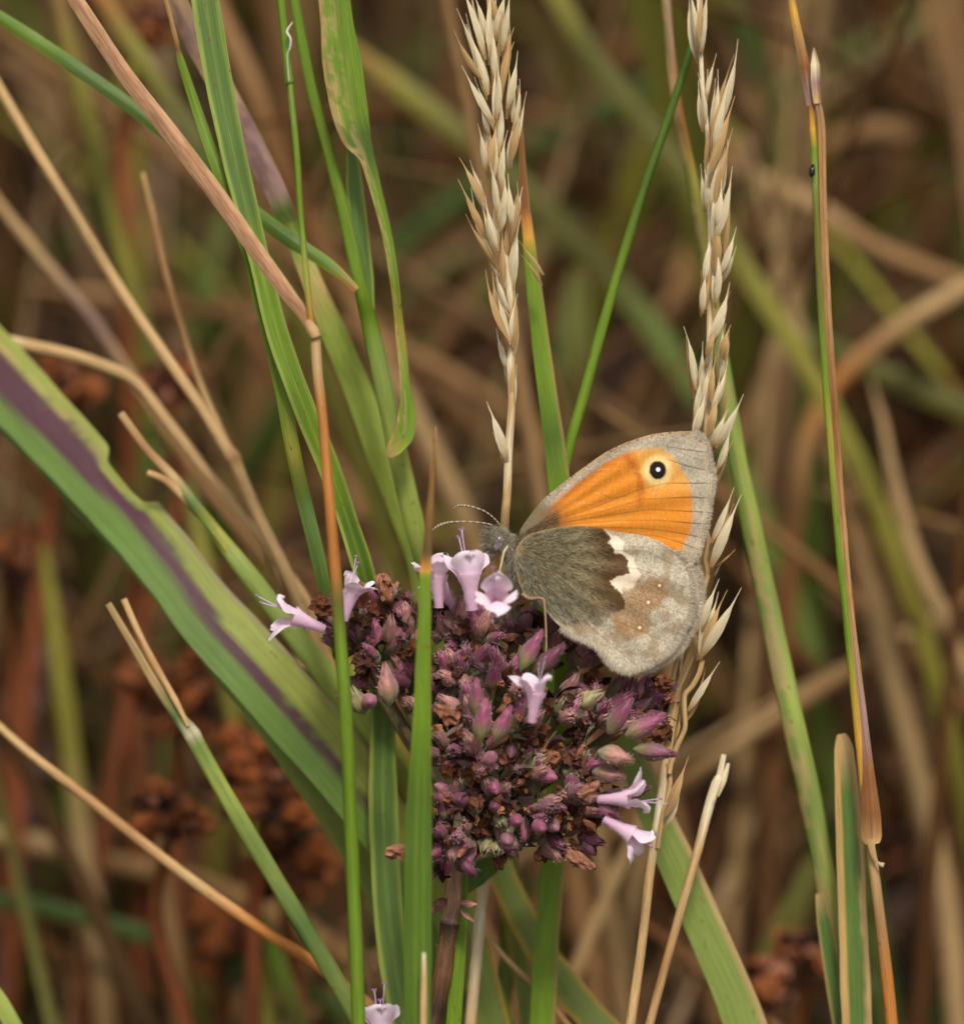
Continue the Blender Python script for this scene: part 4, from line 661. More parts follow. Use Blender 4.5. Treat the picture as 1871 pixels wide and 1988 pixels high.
flower(mar, MBASE, 880, 1180, 3, (-.5, -.8, -.2), (.5, -.2, .8), .85, True, (-1, 0, 1), (3,))
flower(mar, MBASE, 917, 1185, -2, (-.10, -1, -.12), (.25, 0, -1), 1.2, True, (-1, 0, 1), (0, 2, 3), .9)
flower(mar, MBASE, 962, 1192, -4.0, (.02, -.55, -.80), (0, -1, .2), 1.08, True, (-1, 0, 1), (1, 2), .95)
flower(mar, MBASE, 1032, 1402, -6, (.14, -1, -.22), (.9, .1, -.2), .98, True, (-1, 0, 1), (0, 2), .8)
flower(mar, MBASE, 1160, 1552, -3, (1, -.02, -.2), (0, 1, -.15), 1.02, True, (-1, 0, 1), (0, 2, 3), .55)
flower(mar, MBASE, 1172, 1590, -2, (.9, .5, -.12), (.5, -1, -.3), 1.05, True, (0, 1), (1, 3), .5)
# a second marjoram whose pink flower just reaches the picture
b2 = P(742, 2050, 6); gpos, gw, gc = path([(742, 2040, 8, 26, 'PK'), (748, 2100, 8, 30, 'MB')], True); B2 = gpos[-1] + np.array([0, 0, .003])
mar2 = thing('marjoram_plant', 'low pink marjoram flower with upright stamens at the foot of the pointed blade', 'flower', B2)
strand(mar2, B2, 'stem', (gpos, gw, gc), kind='culm', mat='stalk')
for (u, v, z) in [(730, 2040, (-.4, -1, -.2)), (760, 2050, (.4, -1, -.2)), (745, 2030, (0, -1, -.3)), (715, 2060, (-.8, -.6, -.3)), (780, 2060, (.8, -.6, -.2))]:
    obj('calyx', CAL[1], mar2, mw=frame(P(u, v, 7), iv(*z), None, B2, 1.0))
flower(mar2, B2, 742, 2052, 5, (-.05, -1, -.1), (.2, 0, -1), 1.1, True, (-1, 0, 1), (0, 1, 2, 3), .9)

# ------------------------------------------------------------------ butterfly (outlines measured in a finer grid: z-units)
def Zuv(x, y): return (1350 + x / 1.7009) / 1.6804, (1350 + y / 1.7009) / 1.6804
def Zp(x, y, d): u, v = Zuv(x, y); return P(u, v, d)
ZU = K / 1.7009 / 1.6804       # metres per z-unit
FW = np.array([(600, 650), (640, 570), (700, 495), (780, 420), (870, 350), (960, 285), (1060, 215), (1160, 165), (1260, 130), (1350, 108), (1450, 98), (1540, 97), (1590, 115), (1620, 150), (1640, 200), (1650, 260), (1668, 330), (1665, 400), (1650, 480), (1640, 560), (1625, 640), (1600, 720), (1570, 800), (1530, 850), (1400, 850), (1200, 800), (900, 760), (700, 720)], float)
HW = np.array([(570, 740), (620, 680), (700, 650), (780, 632), (850, 625), (950, 625), (1060, 640), (1160, 660), (1240, 670), (1320, 690), (1400, 730), (1460, 770), (1510, 830), (1540, 900), (1552, 980), (1546, 1060), (1530, 1130), (1500, 1180), (1470, 1240), (1440, 1290), (1390, 1335), (1320, 1380), (1240, 1415), (1170, 1425), (1110, 1400), (1070, 1360), (1030, 1305), (980, 1270), (900, 1238), (830, 1195), (770, 1140), (720, 1080), (650, 1040), (600, 980), (570, 900), (560, 810)], float)
def closed_spline(Q, k=5):
    n = len(Q); out = []
    for i in range(n):
        p0, p1, p2, p3 = Q[i - 1], Q[i], Q[(i + 1) % n], Q[(i + 2) % n]
        for j in range(k):
            t = j / k; out.append(.5 * ((2 * p1) + (-p0 + p2) * t + (2 * p0 - 5 * p1 + 4 * p2 - p3) * t * t + (-p0 + 3 * p1 - 3 * p2 + p3) * t ** 3))
    return np.array(out)
def sdist(poly, X, Y):
    """signed distance to a polygon, positive inside"""
    d = np.full(X.shape, 1e9); ins = np.zeros(X.shape, bool); n = len(poly)
    for i in range(n):
        (x1, y1), (x2, y2) = poly[i], poly[(i + 1) % n]; ex, ey = x2 - x1, y2 - y1; L2 = ex * ex + ey * ey + 1e-9
        t = np.clip(((X - x1) * ex + (Y - y1) * ey) / L2, 0, 1); d = np.minimum(d, np.hypot(X - x1 - t * ex, Y - y1 - t * ey))
        c = ((y1 > Y) != (y2 > Y)) & (X < (x2 - x1) * (Y - y1) / (y2 - y1 + 1e-12) + x1); ins ^= c
    return np.where(ins, d, -d)
def linedist(pts, X, Y):
    d = np.full(X.shape, 1e9)
    for (x1, y1), (x2, y2) in zip(pts[:-1], pts[1:]):
        ex, ey = x2 - x1, y2 - y1; t = np.clip(((X - x1) * ex + (Y - y1) * ey) / (ex * ex + ey * ey), 0, 1)
        d = np.minimum(d, np.hypot(X - x1 - t * ex, Y - y1 - t * ey))
    return d
def fbm(X, Y, s, seed): return vnoise(X / s, Y / s, seed) * .55 + vnoise(X / s * 2.1, Y / s * 2.1, seed + 1) * .3 + vnoise(X / s * 4.3, Y / s * 4.3, seed + 2) * .15
def mixc(a, b, m): return a * (1 - m[..., None]) + b * m[..., None]
w_or, w_or2, w_yo, w_gr, w_lt, w_dk, w_cr, w_br, w_ob, w_ol = (lin(c) for c in ((226, 138, 36), (208, 114, 30), (236, 180, 92), (172, 158, 134), (208, 196, 174), (84, 74, 62), (248, 226, 198), (98, 66, 36), (156, 110, 58), (124, 110, 82)))
def speckle(X, Y, s, seed, lo, hi): return sstep(lo, hi, vnoise(X / s, Y / s, seed) * .6 + vnoise(X / s * 2.3, Y / s * 2.3, seed + 3) * .4)
def fore_col(X, Y):
    Xw = X + 16 * (fbm(X, Y, 14, 1) - .5); Yw = Y + 16 * (fbm(X, Y, 14, 5) - .5)
    # grey margin
    s1 = speckle(X, Y, 5, 21, .48, .66); s2 = speckle(X, Y, 7, 31, .55, .7)
    grey = mixc(mixc(np.broadcast_to(w_gr, X.shape + (3,)), w_lt, .7 * speckle(X, Y, 9, 41, .3, .7)), w_dk, s1 * .2)
    ORG = np.array([(690, 640), (760, 520), (870, 420), (980, 332), (1080, 262), (1180, 216), (1280, 196), (1370, 192), (1425, 238), (1470, 292), (1505, 345), (1530, 400), (1538, 480), (1542, 560), (1532, 650), (1482, 752), (1420, 860), (700, 860)], float)
    so = sdist(ORG, Xw, Yw); m = sstep(-20, 14, so)
    org = mixc(np.broadcast_to(w_or, X.shape + (3,)), w_or2, .7 * sstep(60, 8, so) * sstep(1250, 1150, X) + 0 * X)
    # darker bar and paler band beyond it
    bar = linedist([(1180, 235), (1215, 290), (1250, 340), (1262, 410), (1250, 520)], Xw, Yw); org = mixc(org, w_or2 * .85, sstep(34, 4, bar) * sstep(620, 420, Y) * .8)
    beyond = sstep(0, 40, Xw - (1215 + (Y - 235) * .28)) * sstep(520, 330, Y); org = mixc(org, w_yo, beyond * .65)
    org = mixc(org, w_yo, sstep(.55, .75, fbm(X * .35, Y * 3, 40, 61)) * .22)
    org = mixc(org, w_cr * .9, speckle(X, Y, 4, 71, .68, .78) * .25)
    c = mixc(grey, org, m)
    # orange pushes into the margin between the veins
    c = mixc(c, w_or, sstep(.55, .75, fbm(X * .4, Y * 2.2, 30, 77)) * sstep(-45, -5, so) * sstep(300, 420, Y) * (1 - m) * .5)
    # eye spot
    r = np.hypot((X - 1352) / .98, (Y - 312) / 1.05) + 7 * (fbm(X, Y, 9, 81) - .5)
    c = mixc(c, lin((246, 212, 142)), sstep(98, 70, r) * .92); c = mixc(c, lin((238, 176, 84)), sstep(12, 4, np.abs(r - 88)) * .35)
    c = mixc(c, lin((34, 22, 16)), sstep(54, 42, r)); c = mixc(c, lin((238, 238, 244)), sstep(15, 9, np.hypot(X - 1355, Y - 309)))
    # veins
    for q in [[(760, 600), (1000, 520), (1250, 420), (1400, 385), (1650, 385)], [(760, 605), (1050, 540), (1270, 475), (1540, 462), (1650, 470)], [(780, 610), (1100, 560), (1300, 530), (1545, 542), (1645, 548)], [(800, 618), (1150, 590), (1350, 590), (1540, 606), (1630, 612)], [(900, 625), (1250, 635), (1400, 650), (1510, 668), (1610, 690)], [(900, 690), (1200, 660), (1360, 680), (1490, 718), (1590, 760)], [(1040, 440), (1090, 470), (1180, 455)], [(1400, 250), (1520, 290), (1660, 320)], [(1400, 180), (1520, 200), (1640, 215)]]:
        dl = linedist(q, X, Y); f = sstep(5.5, 1.5, dl); c = mixc(c, w_br * .8, f * (.30 + .35 * sstep(1380, 1520, X)))
    # leading edge and wing root
    ce = sstep(26, 6, -so) * 0 + sstep(22, 8, linedist(FW[:12], X, Y)); c = mixc(c, lin((196, 158, 110)), ce * .7 * sstep(700, 900, X)); c = mixc(c, w_dk, ce * s2 * .7)
    rt = sstep(250, 120, np.hypot(X - 640, (Y - 640) * 1.1)); c = mixc(c, w_ol, rt * .95); c = mixc(c, w_or2 * .55, sstep(120, 20, np.hypot((X - 800) * .9, Y - 585)) * .5)
    ed = sdist(closed_spline(FW), X, Y); c = mixc(c, lin((214, 190, 150)), sstep(46, 24, ed) * sstep(12, 22, ed) * sstep(1500, 1560, X) * .6); c = mixc(c, w_dk, sstep(3, 0, np.abs(ed - 24) - 2) * sstep(1450, 1520, X) * .3)
    return c
BND = [(1050, 600), (1060, 650), (1092, 690), (1074, 715), (1106, 742), (1114, 772), (1160, 780), (1192, 822), (1184, 850), (1198, 882), (1160, 896), (1120, 905), (1088, 930), (1110, 962), (1142, 990), (1172, 1032), (1172, 1082), (1120, 1112), (1050, 1130), (960, 1150), (860, 1130), (740, 1120), (500, 1060), (500, 600)]
CRM = [(1068, 655), (1140, 685), (1165, 722), (1158, 760), (1216, 800), (1232, 850), (1258, 890), (1226, 958), (1150, 995), (1088, 930), (1120, 900), (1198, 882), (1180, 815), (1106, 760), (1085, 715)]
BRN = [(1180, 975), (1300, 912), (1388, 925), (1400, 1000), (1350, 1085), (1270, 1100), (1305, 1150), (1285, 1225), (1206, 1240), (1120, 1190), (1100, 1120), (1160, 1060)]
def hind_col(X, Y):
    Xw = X + 14 * (fbm(X, Y, 12, 101) - .5); Yw = Y + 14 * (fbm(X, Y, 12, 105) - .5)
    s1 = speckle(X, Y, 5, 121, .46, .64)
    outer = mixc(mixc(np.broadcast_to(lin((180, 166, 140)), X.shape + (3,)), lin((212, 200, 176)), speckle(X, Y, 7, 131, .35, .6)), lin((120, 98, 72)), s1 * .22)
    outer = mixc(outer, lin((150, 122, 84)), sstep(.5, .72, fbm(X, Y, 70, 171)) * .55)
    sb = sdist(BND, Xw, Yw)
    inner = mixc(np.broadcast_to(lin((152, 132, 94)), X.shape + (3,)), lin((100, 86, 64)), s1 * .5); inner = mixc(inner, lin((172, 156, 118)), speckle(X, Y, 6, 141, .6, .72) * .7)
    inner = mixc(inner, w_br * .85, sstep(150, 15, sb) * sstep(900, 1030, X) * .92)
    inner = mixc(inner, lin((106, 104, 92)), sstep(900, 1060, Y) * sstep(1000, 850, X) * .5)
    sf = 7 + 85 * sstep(980, 1090, Y) * sstep(1170, 1010, X); c = mixc(outer, inner, sstep(-1, 1, sb / sf))
    c = mixc(c, lin((136, 124, 102)), sstep(-40, -4, -sb) * 0)
    c = mixc(c, w_cr, sstep(-9, 7, sdist(CRM, Xw, Yw)) * sstep(2, -4, sb) * .95)
    c = mixc(c, w_ob, sstep(-34, 26, sdist(BRN, X + 60 * (fbm(X, Y, 40, 151) - .5), Y + 60 * (fbm(X, Y, 40, 155) - .5))) * (.6 + .3 * s1) * sstep(2, -4, sb))
    for (x, y, r_) in ((1362, 953, 11), (1300, 1047, 12), (1252, 1187, 11)):
        rr = np.hypot(X - x, Y - y); c = mixc(c, w_ob, sstep(30, 16, rr) * .7); c = mixc(c, lin((246, 240, 226)), sstep(r_, r_ - 6, rr))
    c = mixc(c, w_ob, sstep(14, 6, np.hypot(X - 1218, Y - 740)) * .6); c = mixc(c, w_ob * .8, sstep(34, 8, np.hypot(X - 1180, Y - 1245)) * .5)
    for q in [[(700, 800), (1000, 760), (1280, 760), (1530, 880)], [(700, 820), (1000, 840), (1250, 860), (1550, 980)], [(700, 850), (950, 940), (1200, 1020), (1535, 1120)], [(700, 880), (900, 1010), (1120, 1150), (1440, 1280)], [(690, 900), (850, 1060), (1000, 1200), (1240, 1400)]]:
        c = mixc(c, lin((84, 66, 44)), sstep(6, 1.5, linedist(q, X, Y)) * .28)
    ed = sdist(closed_spline(HW), X, Y); c = mixc(c, lin((112, 92, 66)), sstep(5, 1, np.abs(ed - 14)) * sstep(1250, 1400, X) * .5)
    return c
def wing_mesh(name, outline, colf, dfun, step, off=(0, 0), dim=1.0):
    poly = closed_spline(outline); x0, y0 = poly.min(0) - step; x1, y1 = poly.max(0) + step
    X, Y = np.meshgrid(np.arange(x0, x1, step), np.arange(y0, y1, step)); h_, w_ = X.shape
    cx = (X[:-1, :-1] + X[1:, 1:]) / 2; cy = (Y[:-1, :-1] + Y[1:, 1:]) / 2
    ins = sdist(poly, cx, cy) > 0; iy, ix = np.nonzero(ins)
    q = np.stack([iy * w_ + ix, iy * w_ + ix + 1, (iy + 1) * w_ + ix + 1, (iy + 1) * w_ + ix], 1)
    use, inv = np.unique(q, return_inverse=True); q = inv.reshape(q.shape)
    xs = X.ravel()[use]; ys = Y.ravel()[use]
    col = colf(xs, ys) * dim * .86; d = dfun(xs, ys)
    s = (D + d * 1e-3) / D; u, v = Zuv(xs + off[0], ys + off[1])
    V = F + fwd * (d * 1e-3)[:, None] + rgt * ((u - VW / 2) * K * s)[:, None] - upv * ((v - VH / 2) * K * s)[:, None]
    return V, q, col
def vein_relief(X, Y, x0, y0, n, amp):
    a = np.arctan2(Y - y0, X - x0); return amp * np.sin(a * n) * sstep(100, 500, np.hypot(X - x0, Y - y0))
dH = lambda X, Y: -1.25 + .75 * sstep(600, 1500, X) + vein_relief(X, Y, 620, 780, 26, .09) + .12 * np.sin((X + Y) / 210)
dF = lambda X, Y: -.85 + .75 * sstep(600, 1650, X) + vein_relief(X, Y, 640, 640, 34, .07) + .10 * np.sin((X - Y) / 190)
BB = np.array(Zp(620, 950, 0))
bf = thing('butterfly', 'small butterfly with closed orange and grey-brown wings and one black eyespot', 'butterfly', BB)
for nm, ol, cf, df, off, dim in [('forewing', FW, fore_col, dF, (0, 0), 1.0), ('hindwing', HW, hind_col, dH, (0, 0), 1.0),
                                 ('forewing', FW, fore_col, lambda X, Y: -dF(X, Y) + .05, (-14, 22), 1.0), ('hindwing', HW, hind_col, lambda X, Y: -dH(X, Y) - .42, (42, 6), 1.0)]:
    V, q, col = wing_mesh(nm, ol, cf, df, 3.0 if off == (0, 0) else 6.0, off, dim)
    w_o = obj(nm, mesh(nm, V - BB, q, col, None, 'wing'), bf)
    # fringe of fine scales along the outer margin
    poly = closed_spline(ol, 60); cen = poly.mean(0); T2 = np.roll(poly, -1, 0) - poly; T2 /= np.linalg.norm(T2, axis=1)[:, None] + 1e-9
    nn = np.stack([T2[:, 1], -T2[:, 0]], 1); nn *= np.where(((poly + nn * 5 - cen) ** 2).sum(1) > ((poly - nn * 5 - cen) ** 2).sum(1), 1, -1)[:, None]
    sel = (poly[:, 0] > 1560) & (poly[:, 1] < 830) if nm == 'forewing' else ((poly[:, 0] > 1380) & (poly[:, 1] > 760)) | ((poly[:, 1] > 1180))
    idx = np.nonzero(sel)[0]; idx = np.concatenate([idx, idx, idx]); pp = poly[idx] + rng.normal(size=(len(idx), 2)) * 3 - nn[idx] * 10; q2 = nn[idx] + rng.normal(size=(len(idx), 2)) * .22
    if nm == 'hindwing': q2 = q2 + np.array([.25, .3])
    dd = df(pp[:, 0], pp[:, 1]); u, v = Zuv(pp[:, 0] + off[0], pp[:, 1] + off[1]); s = (D + dd * 1e-3) / D
    rt = F + fwd * (dd * 1e-3)[:, None] + rgt * ((u - VW / 2) * K * s)[:, None] - upv * ((v - VH / 2) * K * s)[:, None]
    dr = rgt * q2[:, :1] - upv * q2[:, 1:] + fwd * rng.normal(size=(len(idx), 1)) * .15
    ln = rng.uniform(22, 40, len(idx)) * ZU * (1.25 if nm == 'hindwing' else .8)
    cc = np.repeat(lin((226, 214, 192))[None], len(idx), 0) * rng.uniform(.75, 1.1, (len(idx), 1)) * dim
    fr = obj('fringe', hair_mesh('fringe', rt - BB, dr, ln, rng.uniform(2.2, 3.6, len(idx)) * ZU, cc), w_o); fr['kind'] = 'stuff'
# body: one surface from head to tail
ring = [(392, 690, 18, 0), (400, 690, 34, 0), (418, 692, 58, 0), (450, 695, 68, 0), (480, 700, 60, 0), (502, 706, 46, 0), (515, 715, 44, 0), (540, 745, 66, 0), (575, 790, 88, 0), (610, 845, 96, 0), (640, 900, 90, 0), (665, 945, 70, 0), (700, 990, 62, .2), (760, 1030, 58, .3), (830, 1070, 50, .4), (900, 1100, 40, .5), (960, 1120, 26, .5), (990, 1130, 10, .5)]
bp_ = np.array([Zp(x, y, d) for x, y, r, d in ring]); br = np.array([r for _, _, r, _ in ring]) * ZU
tq = np.linspace(0, len(ring) - 1, 90); bp_ = np.stack([np.interp(tq, np.arange(len(ring)), bp_[:, k]) for k in range(3)], 1); br = np.interp(tq, np.arange(len(ring)), br)
Vb, fb = tube(bp_, br, 24); cb = np.repeat(lin((124, 114, 92))[None], len(Vb), 0) * (.7 + .6 * vnoise(Vb[:, 0] * 9000, Vb[:, 2] * 9000, 3))[:, None]
body = obj('body', mesh('body', Vb - BB, fb, cb, None, 'fur'), bf)
# fur on head and thorax
nb = 6500; k_ = rng.integers(2, 62, nb); ang = rng.uniform(0, 6.28, nb)
Tb = nrm(np.gradient(bp_, axis=0)); Sb = nrm(np.cross(Tb, fwd)); Nb = np.cross(Sb, Tb)
rd = Sb[k_] * np.cos(ang)[:, None] + Nb[k_] * np.sin(ang)[:, None]
rt = bp_[k_] + rd * (br[k_] * .96)[:, None]
dr = nrm(rd * .8 + Tb[k_] * .6 + np.array([0, 0, -.25]) + rng.normal(size=(nb, 3)) * .25)
pal = np.array([lin(c) for c in ((190, 184, 164), (142, 138, 122), (220, 214, 194), (172, 154, 112), (128, 134, 132), (204, 194, 156))])
obj('fur', hair_mesh('fur', rt - BB, dr, rng.uniform(.3, .75, nb) * mm * np.where(k_ < 30, .7, 1.15), rng.uniform(.014, .03, nb) * mm, pal[rng.integers(0, 6, nb)] * rng.uniform(.7, 1.2, (nb, 1))), body)['kind'] = 'stuff'
# brush of the palps before the face
npal = 700; y_ = rng.uniform(632, 800, npal); x_ = 410 + 14 * np.abs((y_ - 700) / 80) ** 2 + rng.uniform(-10, 25, npal)
rt = np.array([Zp(a, b, rng.uniform(-.5, .4)) for a, b in zip(x_, y_)]); dr = np.array([iv(-1, (b - 690) / 110 + rng.normal() * .2, rng.normal() * .3) for b in y_])
obj('palp', hair_mesh('palp', rt - BB, dr, rng.uniform(.45, .85, npal) * mm, rng.uniform(.02, .04, npal) * mm, pal[rng.integers(0, 5, npal)] * rng.uniform(.35, 1.0, (npal, 1))), body)['kind'] = 'stuff'
# silky hair lying over the root of the hindwing and forewing
ns = 9000; x_ = 590 + 560 * rng.beta(1.1, 2.0, ns); y_ = rng.uniform(630, 1160, ns); keep = (sdist(closed_spline(HW), x_, y_) > 12) & ((sdist(BND, x_, y_) > 10) | ((y_ > 1040) & (x_ < 1040))); x_, y_ = x_[keep], y_[keep]
dd = dH(x_, y_) - .03; u, v = Zuv(x_, y_); s = (D + dd * 1e-3) / D
rt = F + fwd * (dd * 1e-3)[:, None] + rgt * ((u - VW / 2) * K * s)[:, None] - upv * ((v - VH / 2) * K * s)[:, None]
a_ = np.arctan2(y_ - 740, x_ - 560) * .9 + rng.normal(size=len(x_)) * .25
dr = rgt * np.cos(a_)[:, None] - upv * np.sin(a_)[:, None] - fwd * rng.uniform(.02, .25, len(x_))[:, None]
hc = np.array([lin(c) for c in ((176, 168, 132), (112, 100, 72), (206, 202, 172), (92, 78, 56), (164, 166, 148))])[rng.integers(0, 5, len(x_))] * rng.uniform(.6, 1.15, (len(x_), 1))
bw = (sstep(900, 1080, x_) * sstep(1120, 1000, y_))[:, None]; hc = hc * (1 - bw) + hc * np.array([.62, .48, .34]) * bw
obj('wing_hair', hair_mesh('wing_hair', rt - BB, dr, rng.uniform(.25, .6, len(x_)) * mm, rng.uniform(.012, .024, len(x_)) * mm, hc), bf)['kind'] = 'stuff'
nh = 900; k2 = rng.uniform(0, 1, nh); x_ = 560 + 230 * k2; y_ = 700 - 95 * k2 + rng.uniform(-60 * k2 - 10, 40, nh)
rt = np.array([Zp(a, b, -1.0) for a, b in zip(x_, y_)]); dr = np.array([iv(1, -.55 + rng.normal() * .25, -.1) for _ in range(nh)])
obj('wing_hair', hair_mesh('wing_hair', rt - BB, dr, rng.uniform(.3, .7, nh) * mm, rng.uniform(.014, .026, nh) * mm, np.array([lin(c) for c in ((150, 116, 78), (112, 98, 72), (176, 150, 112), (84, 74, 58))])[rng.integers(0, 4, nh)]), bf)['kind'] = 'stuff'
# eye
def ellipsoid(c, ax, n=14, m=9):
    V = []
    for i in range(m):
        t = math.pi * (i + .001) / (m - 1 + .002)
        for j in range(n):
            a = 2 * math.pi * j / n; V.append(c + ax[0] * math.sin(t) * math.cos(a) + ax[1] * math.sin(t) * math.sin(a) + ax[2] * math.cos(t))
    return np.array(V), [[i * n + j, i * n + (j + 1) % n, (i + 1) * n + (j + 1) % n, (i + 1) * n + j] for i in range(m - 1) for j in range(n)]
Ve, fe = ellipsoid(Zp(468, 715, -.62) - BB, [iv(1, .25, 0) * 27 * ZU, iv(-.25, 1, 0) * 48 * ZU, fwd * .35 * mm], 16, 11)
eu, ev, _ = project(Ve + BB); r_ = np.hypot(eu - Zuv(470, 712)[0], ev - Zuv(470, 712)[1])
obj('eye', mesh('eye', Ve, fe, mixc(np.repeat(lin((128, 112, 122))[None], len(Ve), 0), lin((30, 24, 26)), sstep(5, 2.5, r_)), None, 'beetle'), body)
# antennae, legs, tongue
def limb(name, pts, rad, c0, c1=None, band=0):
    A = np.array([Zp(*p) for p in pts]); t = np.linspace(0, len(A) - 1, 44); rows = []
    for k in range(3): rows.append(np.interp(t, np.arange(len(A)), A[:, k]))
    q = np.stack(rows, 1); q[2:-2] = (q[:-4] + q[1:-3] + q[2:-2] + q[3:-1] + q[4:]) / 5
    r = np.interp(t, np.arange(len(A)), np.asarray(rad, float)) * ZU
    V, f = tube(q - BB, r, 8); cc = np.repeat(lin(c0)[None], len(V), 0)
    if band: k = ((np.arange(len(V)) // 8) % 3 == 0)[:, None]; cc = np.where(k, lin(c1), cc)
    return obj(name, mesh(name, V, f, cc, None, 'horn'), bf)
limb('antenna', [(478, 620, -.3), (465, 600, -.3), (430, 565, -.4), (385, 535, -.5), (320, 514, -.6), (275, 508, -.6), (245, 510, -.4), (222, 524, -.3)], [4, 4, 4, 4, 4.5, 7, 8, 4], (112, 96, 76), (186, 174, 150), 1)
limb('antenna', [(440, 622, -.5), (420, 611, -.6), (350, 601, -.8), (270, 597, -1), (200, 601, -1), (165, 609, -1), (130, 625, -1), (104, 644, -1)], [4, 4, 4, 4, 6, 8, 8, 4], (116, 98, 78), (186, 172, 148), 1)
limb('leg', [(520, 735, -.8), (498, 770, -1.0), (486, 830, -1.2), (474, 880, -1.4), (462, 930, -1.2)], [9, 8, 7, 5, 4], (176, 156, 118))
limb('leg', [(530, 760, -.4), (500, 860, -.3), (455, 920, -.3), (430, 990, -.5), (395, 1030, -.8)], [9, 8, 7, 5, 4], (132, 118, 90))
limb('leg', [(600, 1000, -1.2), (640, 1030, -1.4), (690, 1022, -1.7), (722, 1028, -1.8), (728, 1100, -2.0), (733, 1200, -2.2), (735, 1290, -2.6), (730, 1350, -3.0)], [12, 11, 10, 9, 7, 6, 5, 4], (134, 108, 84))
limb('leg', [(560, 960, .4), (540, 1010, .3), (520, 1060, 0), (490, 1110, -.2)], [9, 8, 6, 4], (116, 98, 74))
limb('proboscis', [(415, 770, -.4), (412, 805, -.5), (395, 850, -.6), (370, 900, -.5), (340, 955, -.2)], [5, 4.5, 4, 3.5, 3], (92, 76, 60))

# ------------------------------------------------------------------ small black beetle and a wisp of fluff
eb = np.array(P(1576, 333, 5.1)); bt = thing('beetle', 'tiny black beetle clinging to the two-toned grass stalk', 'beetle', eb)
Vt, ft = ellipsoid(np.zeros(3), [rgt * .22 * mm, -fwd * .22 * mm, iv(.12, -1, 0) * .45 * mm], 14, 11); obj('body', mesh('body', Vt, ft, np.repeat(lin((24, 20, 20))[None], len(Vt), 0), None, 'beetle'), bt)
Vt, ft = ellipsoid(iv(.12, -1, 0) * .5 * mm, [rgt * .14 * mm, -fwd * .15 * mm, iv(.12, -1, 0) * .14 * mm], 12, 9); obj('head', mesh('head', Vt, ft, np.repeat(lin((20, 16, 16))[None], len(Vt), 0), None, 'beetle'), bt)
for sgn in (-1, 1):
    for zz in (-.2, .05, .28):
        a0 = iv(.12, -1, 0) * zz * mm; Vt, ft = tube([a0, a0 + rgt * sgn * .26 * mm + fwd * .05 * mm, a0 + rgt * sgn * .3 * mm + fwd * .25 * mm], .03 * mm, 5)
        obj('leg', mesh('leg', Vt, ft, np.repeat(lin((20, 16, 16))[None], len(Vt), 0), None, 'beetle'), bt)
fl_pts = [(568, 42, -5), (557, 60, -5.2), (564, 74, -5.4), (563, 92, -5.4), (558, 104, -5.4), (559, 132, -5.2), (561, 158, -5)]
fb_ = np.array(P(561, 160, -5)); A = resample([[*p, 1, 0, 0, 0] for p in fl_pts], 4); Vt, ft = tube([P(*r[:3]) - fb_ for r in A], np.interp(np.linspace(0, 1, len(A)), [0, .2, .5, 1], [.02, .10, .04, .05]) * mm, 6)
fo = obj('plant_fluff', mesh('plant_fluff', Vt, ft, np.repeat(lin((226, 226, 214))[None], len(Vt), 0), None, 'husk'), None, fb_); tag(fo, 'thin wisp of white plant fluff caught on the thin upper grass stem', 'plant fluff')

# ------------------------------------------------------------------ rusty dead flower heads behind
dead_c = [lin(c) for c in ((140, 74, 38), (160, 96, 54), (92, 50, 28), (142, 88, 58))]
DEAD = [crumple_mesh('dead_calyx', 3.2 * mm, .9 * mm, dead_c[i % 4], dead_c[(i + 1) % 4], 20 + i, .35) for i in range(4)]
heads = [(325, 1590, 40, 95, 'rusty dead flower head with a dark hollow, crossed by the orange-tan straw'), (500, 1530, 48, 150, 'broad rusty dead flower head behind the frayed green stalk'), (330, 1360, 58, 105, 'rusty dead flower head under the glaucous blade, above the hollow one'), (560, 1690, 56, 95, 'low rusty dead flower head behind the pointed blade and culm'),
         (90, 760, 72, 110, 'brown dead flower head behind the purple-striped blade'), (330, 740, 66, 105, 'tan-brown dead flower head behind the thin brown straw'), (20, 1080, 80, 100, 'dark rusty dead flower head below the purple-striped blade'), (270, 60, 75, 110, 'reddish dead flower head behind the top of the pinkish leaf'),
         (1480, 1925, 48, 80, 'curled rusty dead flower head beside the wide light green blade'), (1560, 1850, 56, 70, 'pale brown dead flower head behind the curled rusty one'), (430, 1820, 70, 90, 'shaded brown dead flower head beneath the broad rusty one')]
for (u, v, d, r, lab) in heads:
    d = d * 1.08
    c0 = np.array(P(u, v, d)); pos, wid, col = path([(u, v, d, 16, 'BR'), (u + random.uniform(-15, 15), v + 60, d + 2, 24, 'BR'), (u + random.uniform(-30, 30), v + 200, d + 6, 30, 'RB'), (u + random.uniform(-50, 50), v + 420, d + 8, 32, 'RB')], True)
    base = pos[-1] + np.array([0, 0, .003]); h_ = thing('dead_flower', lab, 'dead flower', base, 'rusty dead flower heads'); strand(h_, base, 'stem', (pos, wid, col), kind='culm', mat='stalk')
    for _ in range(int(22 + r * .34)):
        q = nrm(rng.normal(size=3) * np.array([1, .8, .8]) + np.array([0, -.4, .25])); obj('dead_calyx', random.choice(DEAD[:2] + DRY + DRY + BRA[3:] + WIT[:2]), h_, mw=frame(c0 + q * r * K * random.uniform(.05, .62), nrm(q + rng.normal(size=3) * .35), None, base, random.uniform(.65, 1.25)))

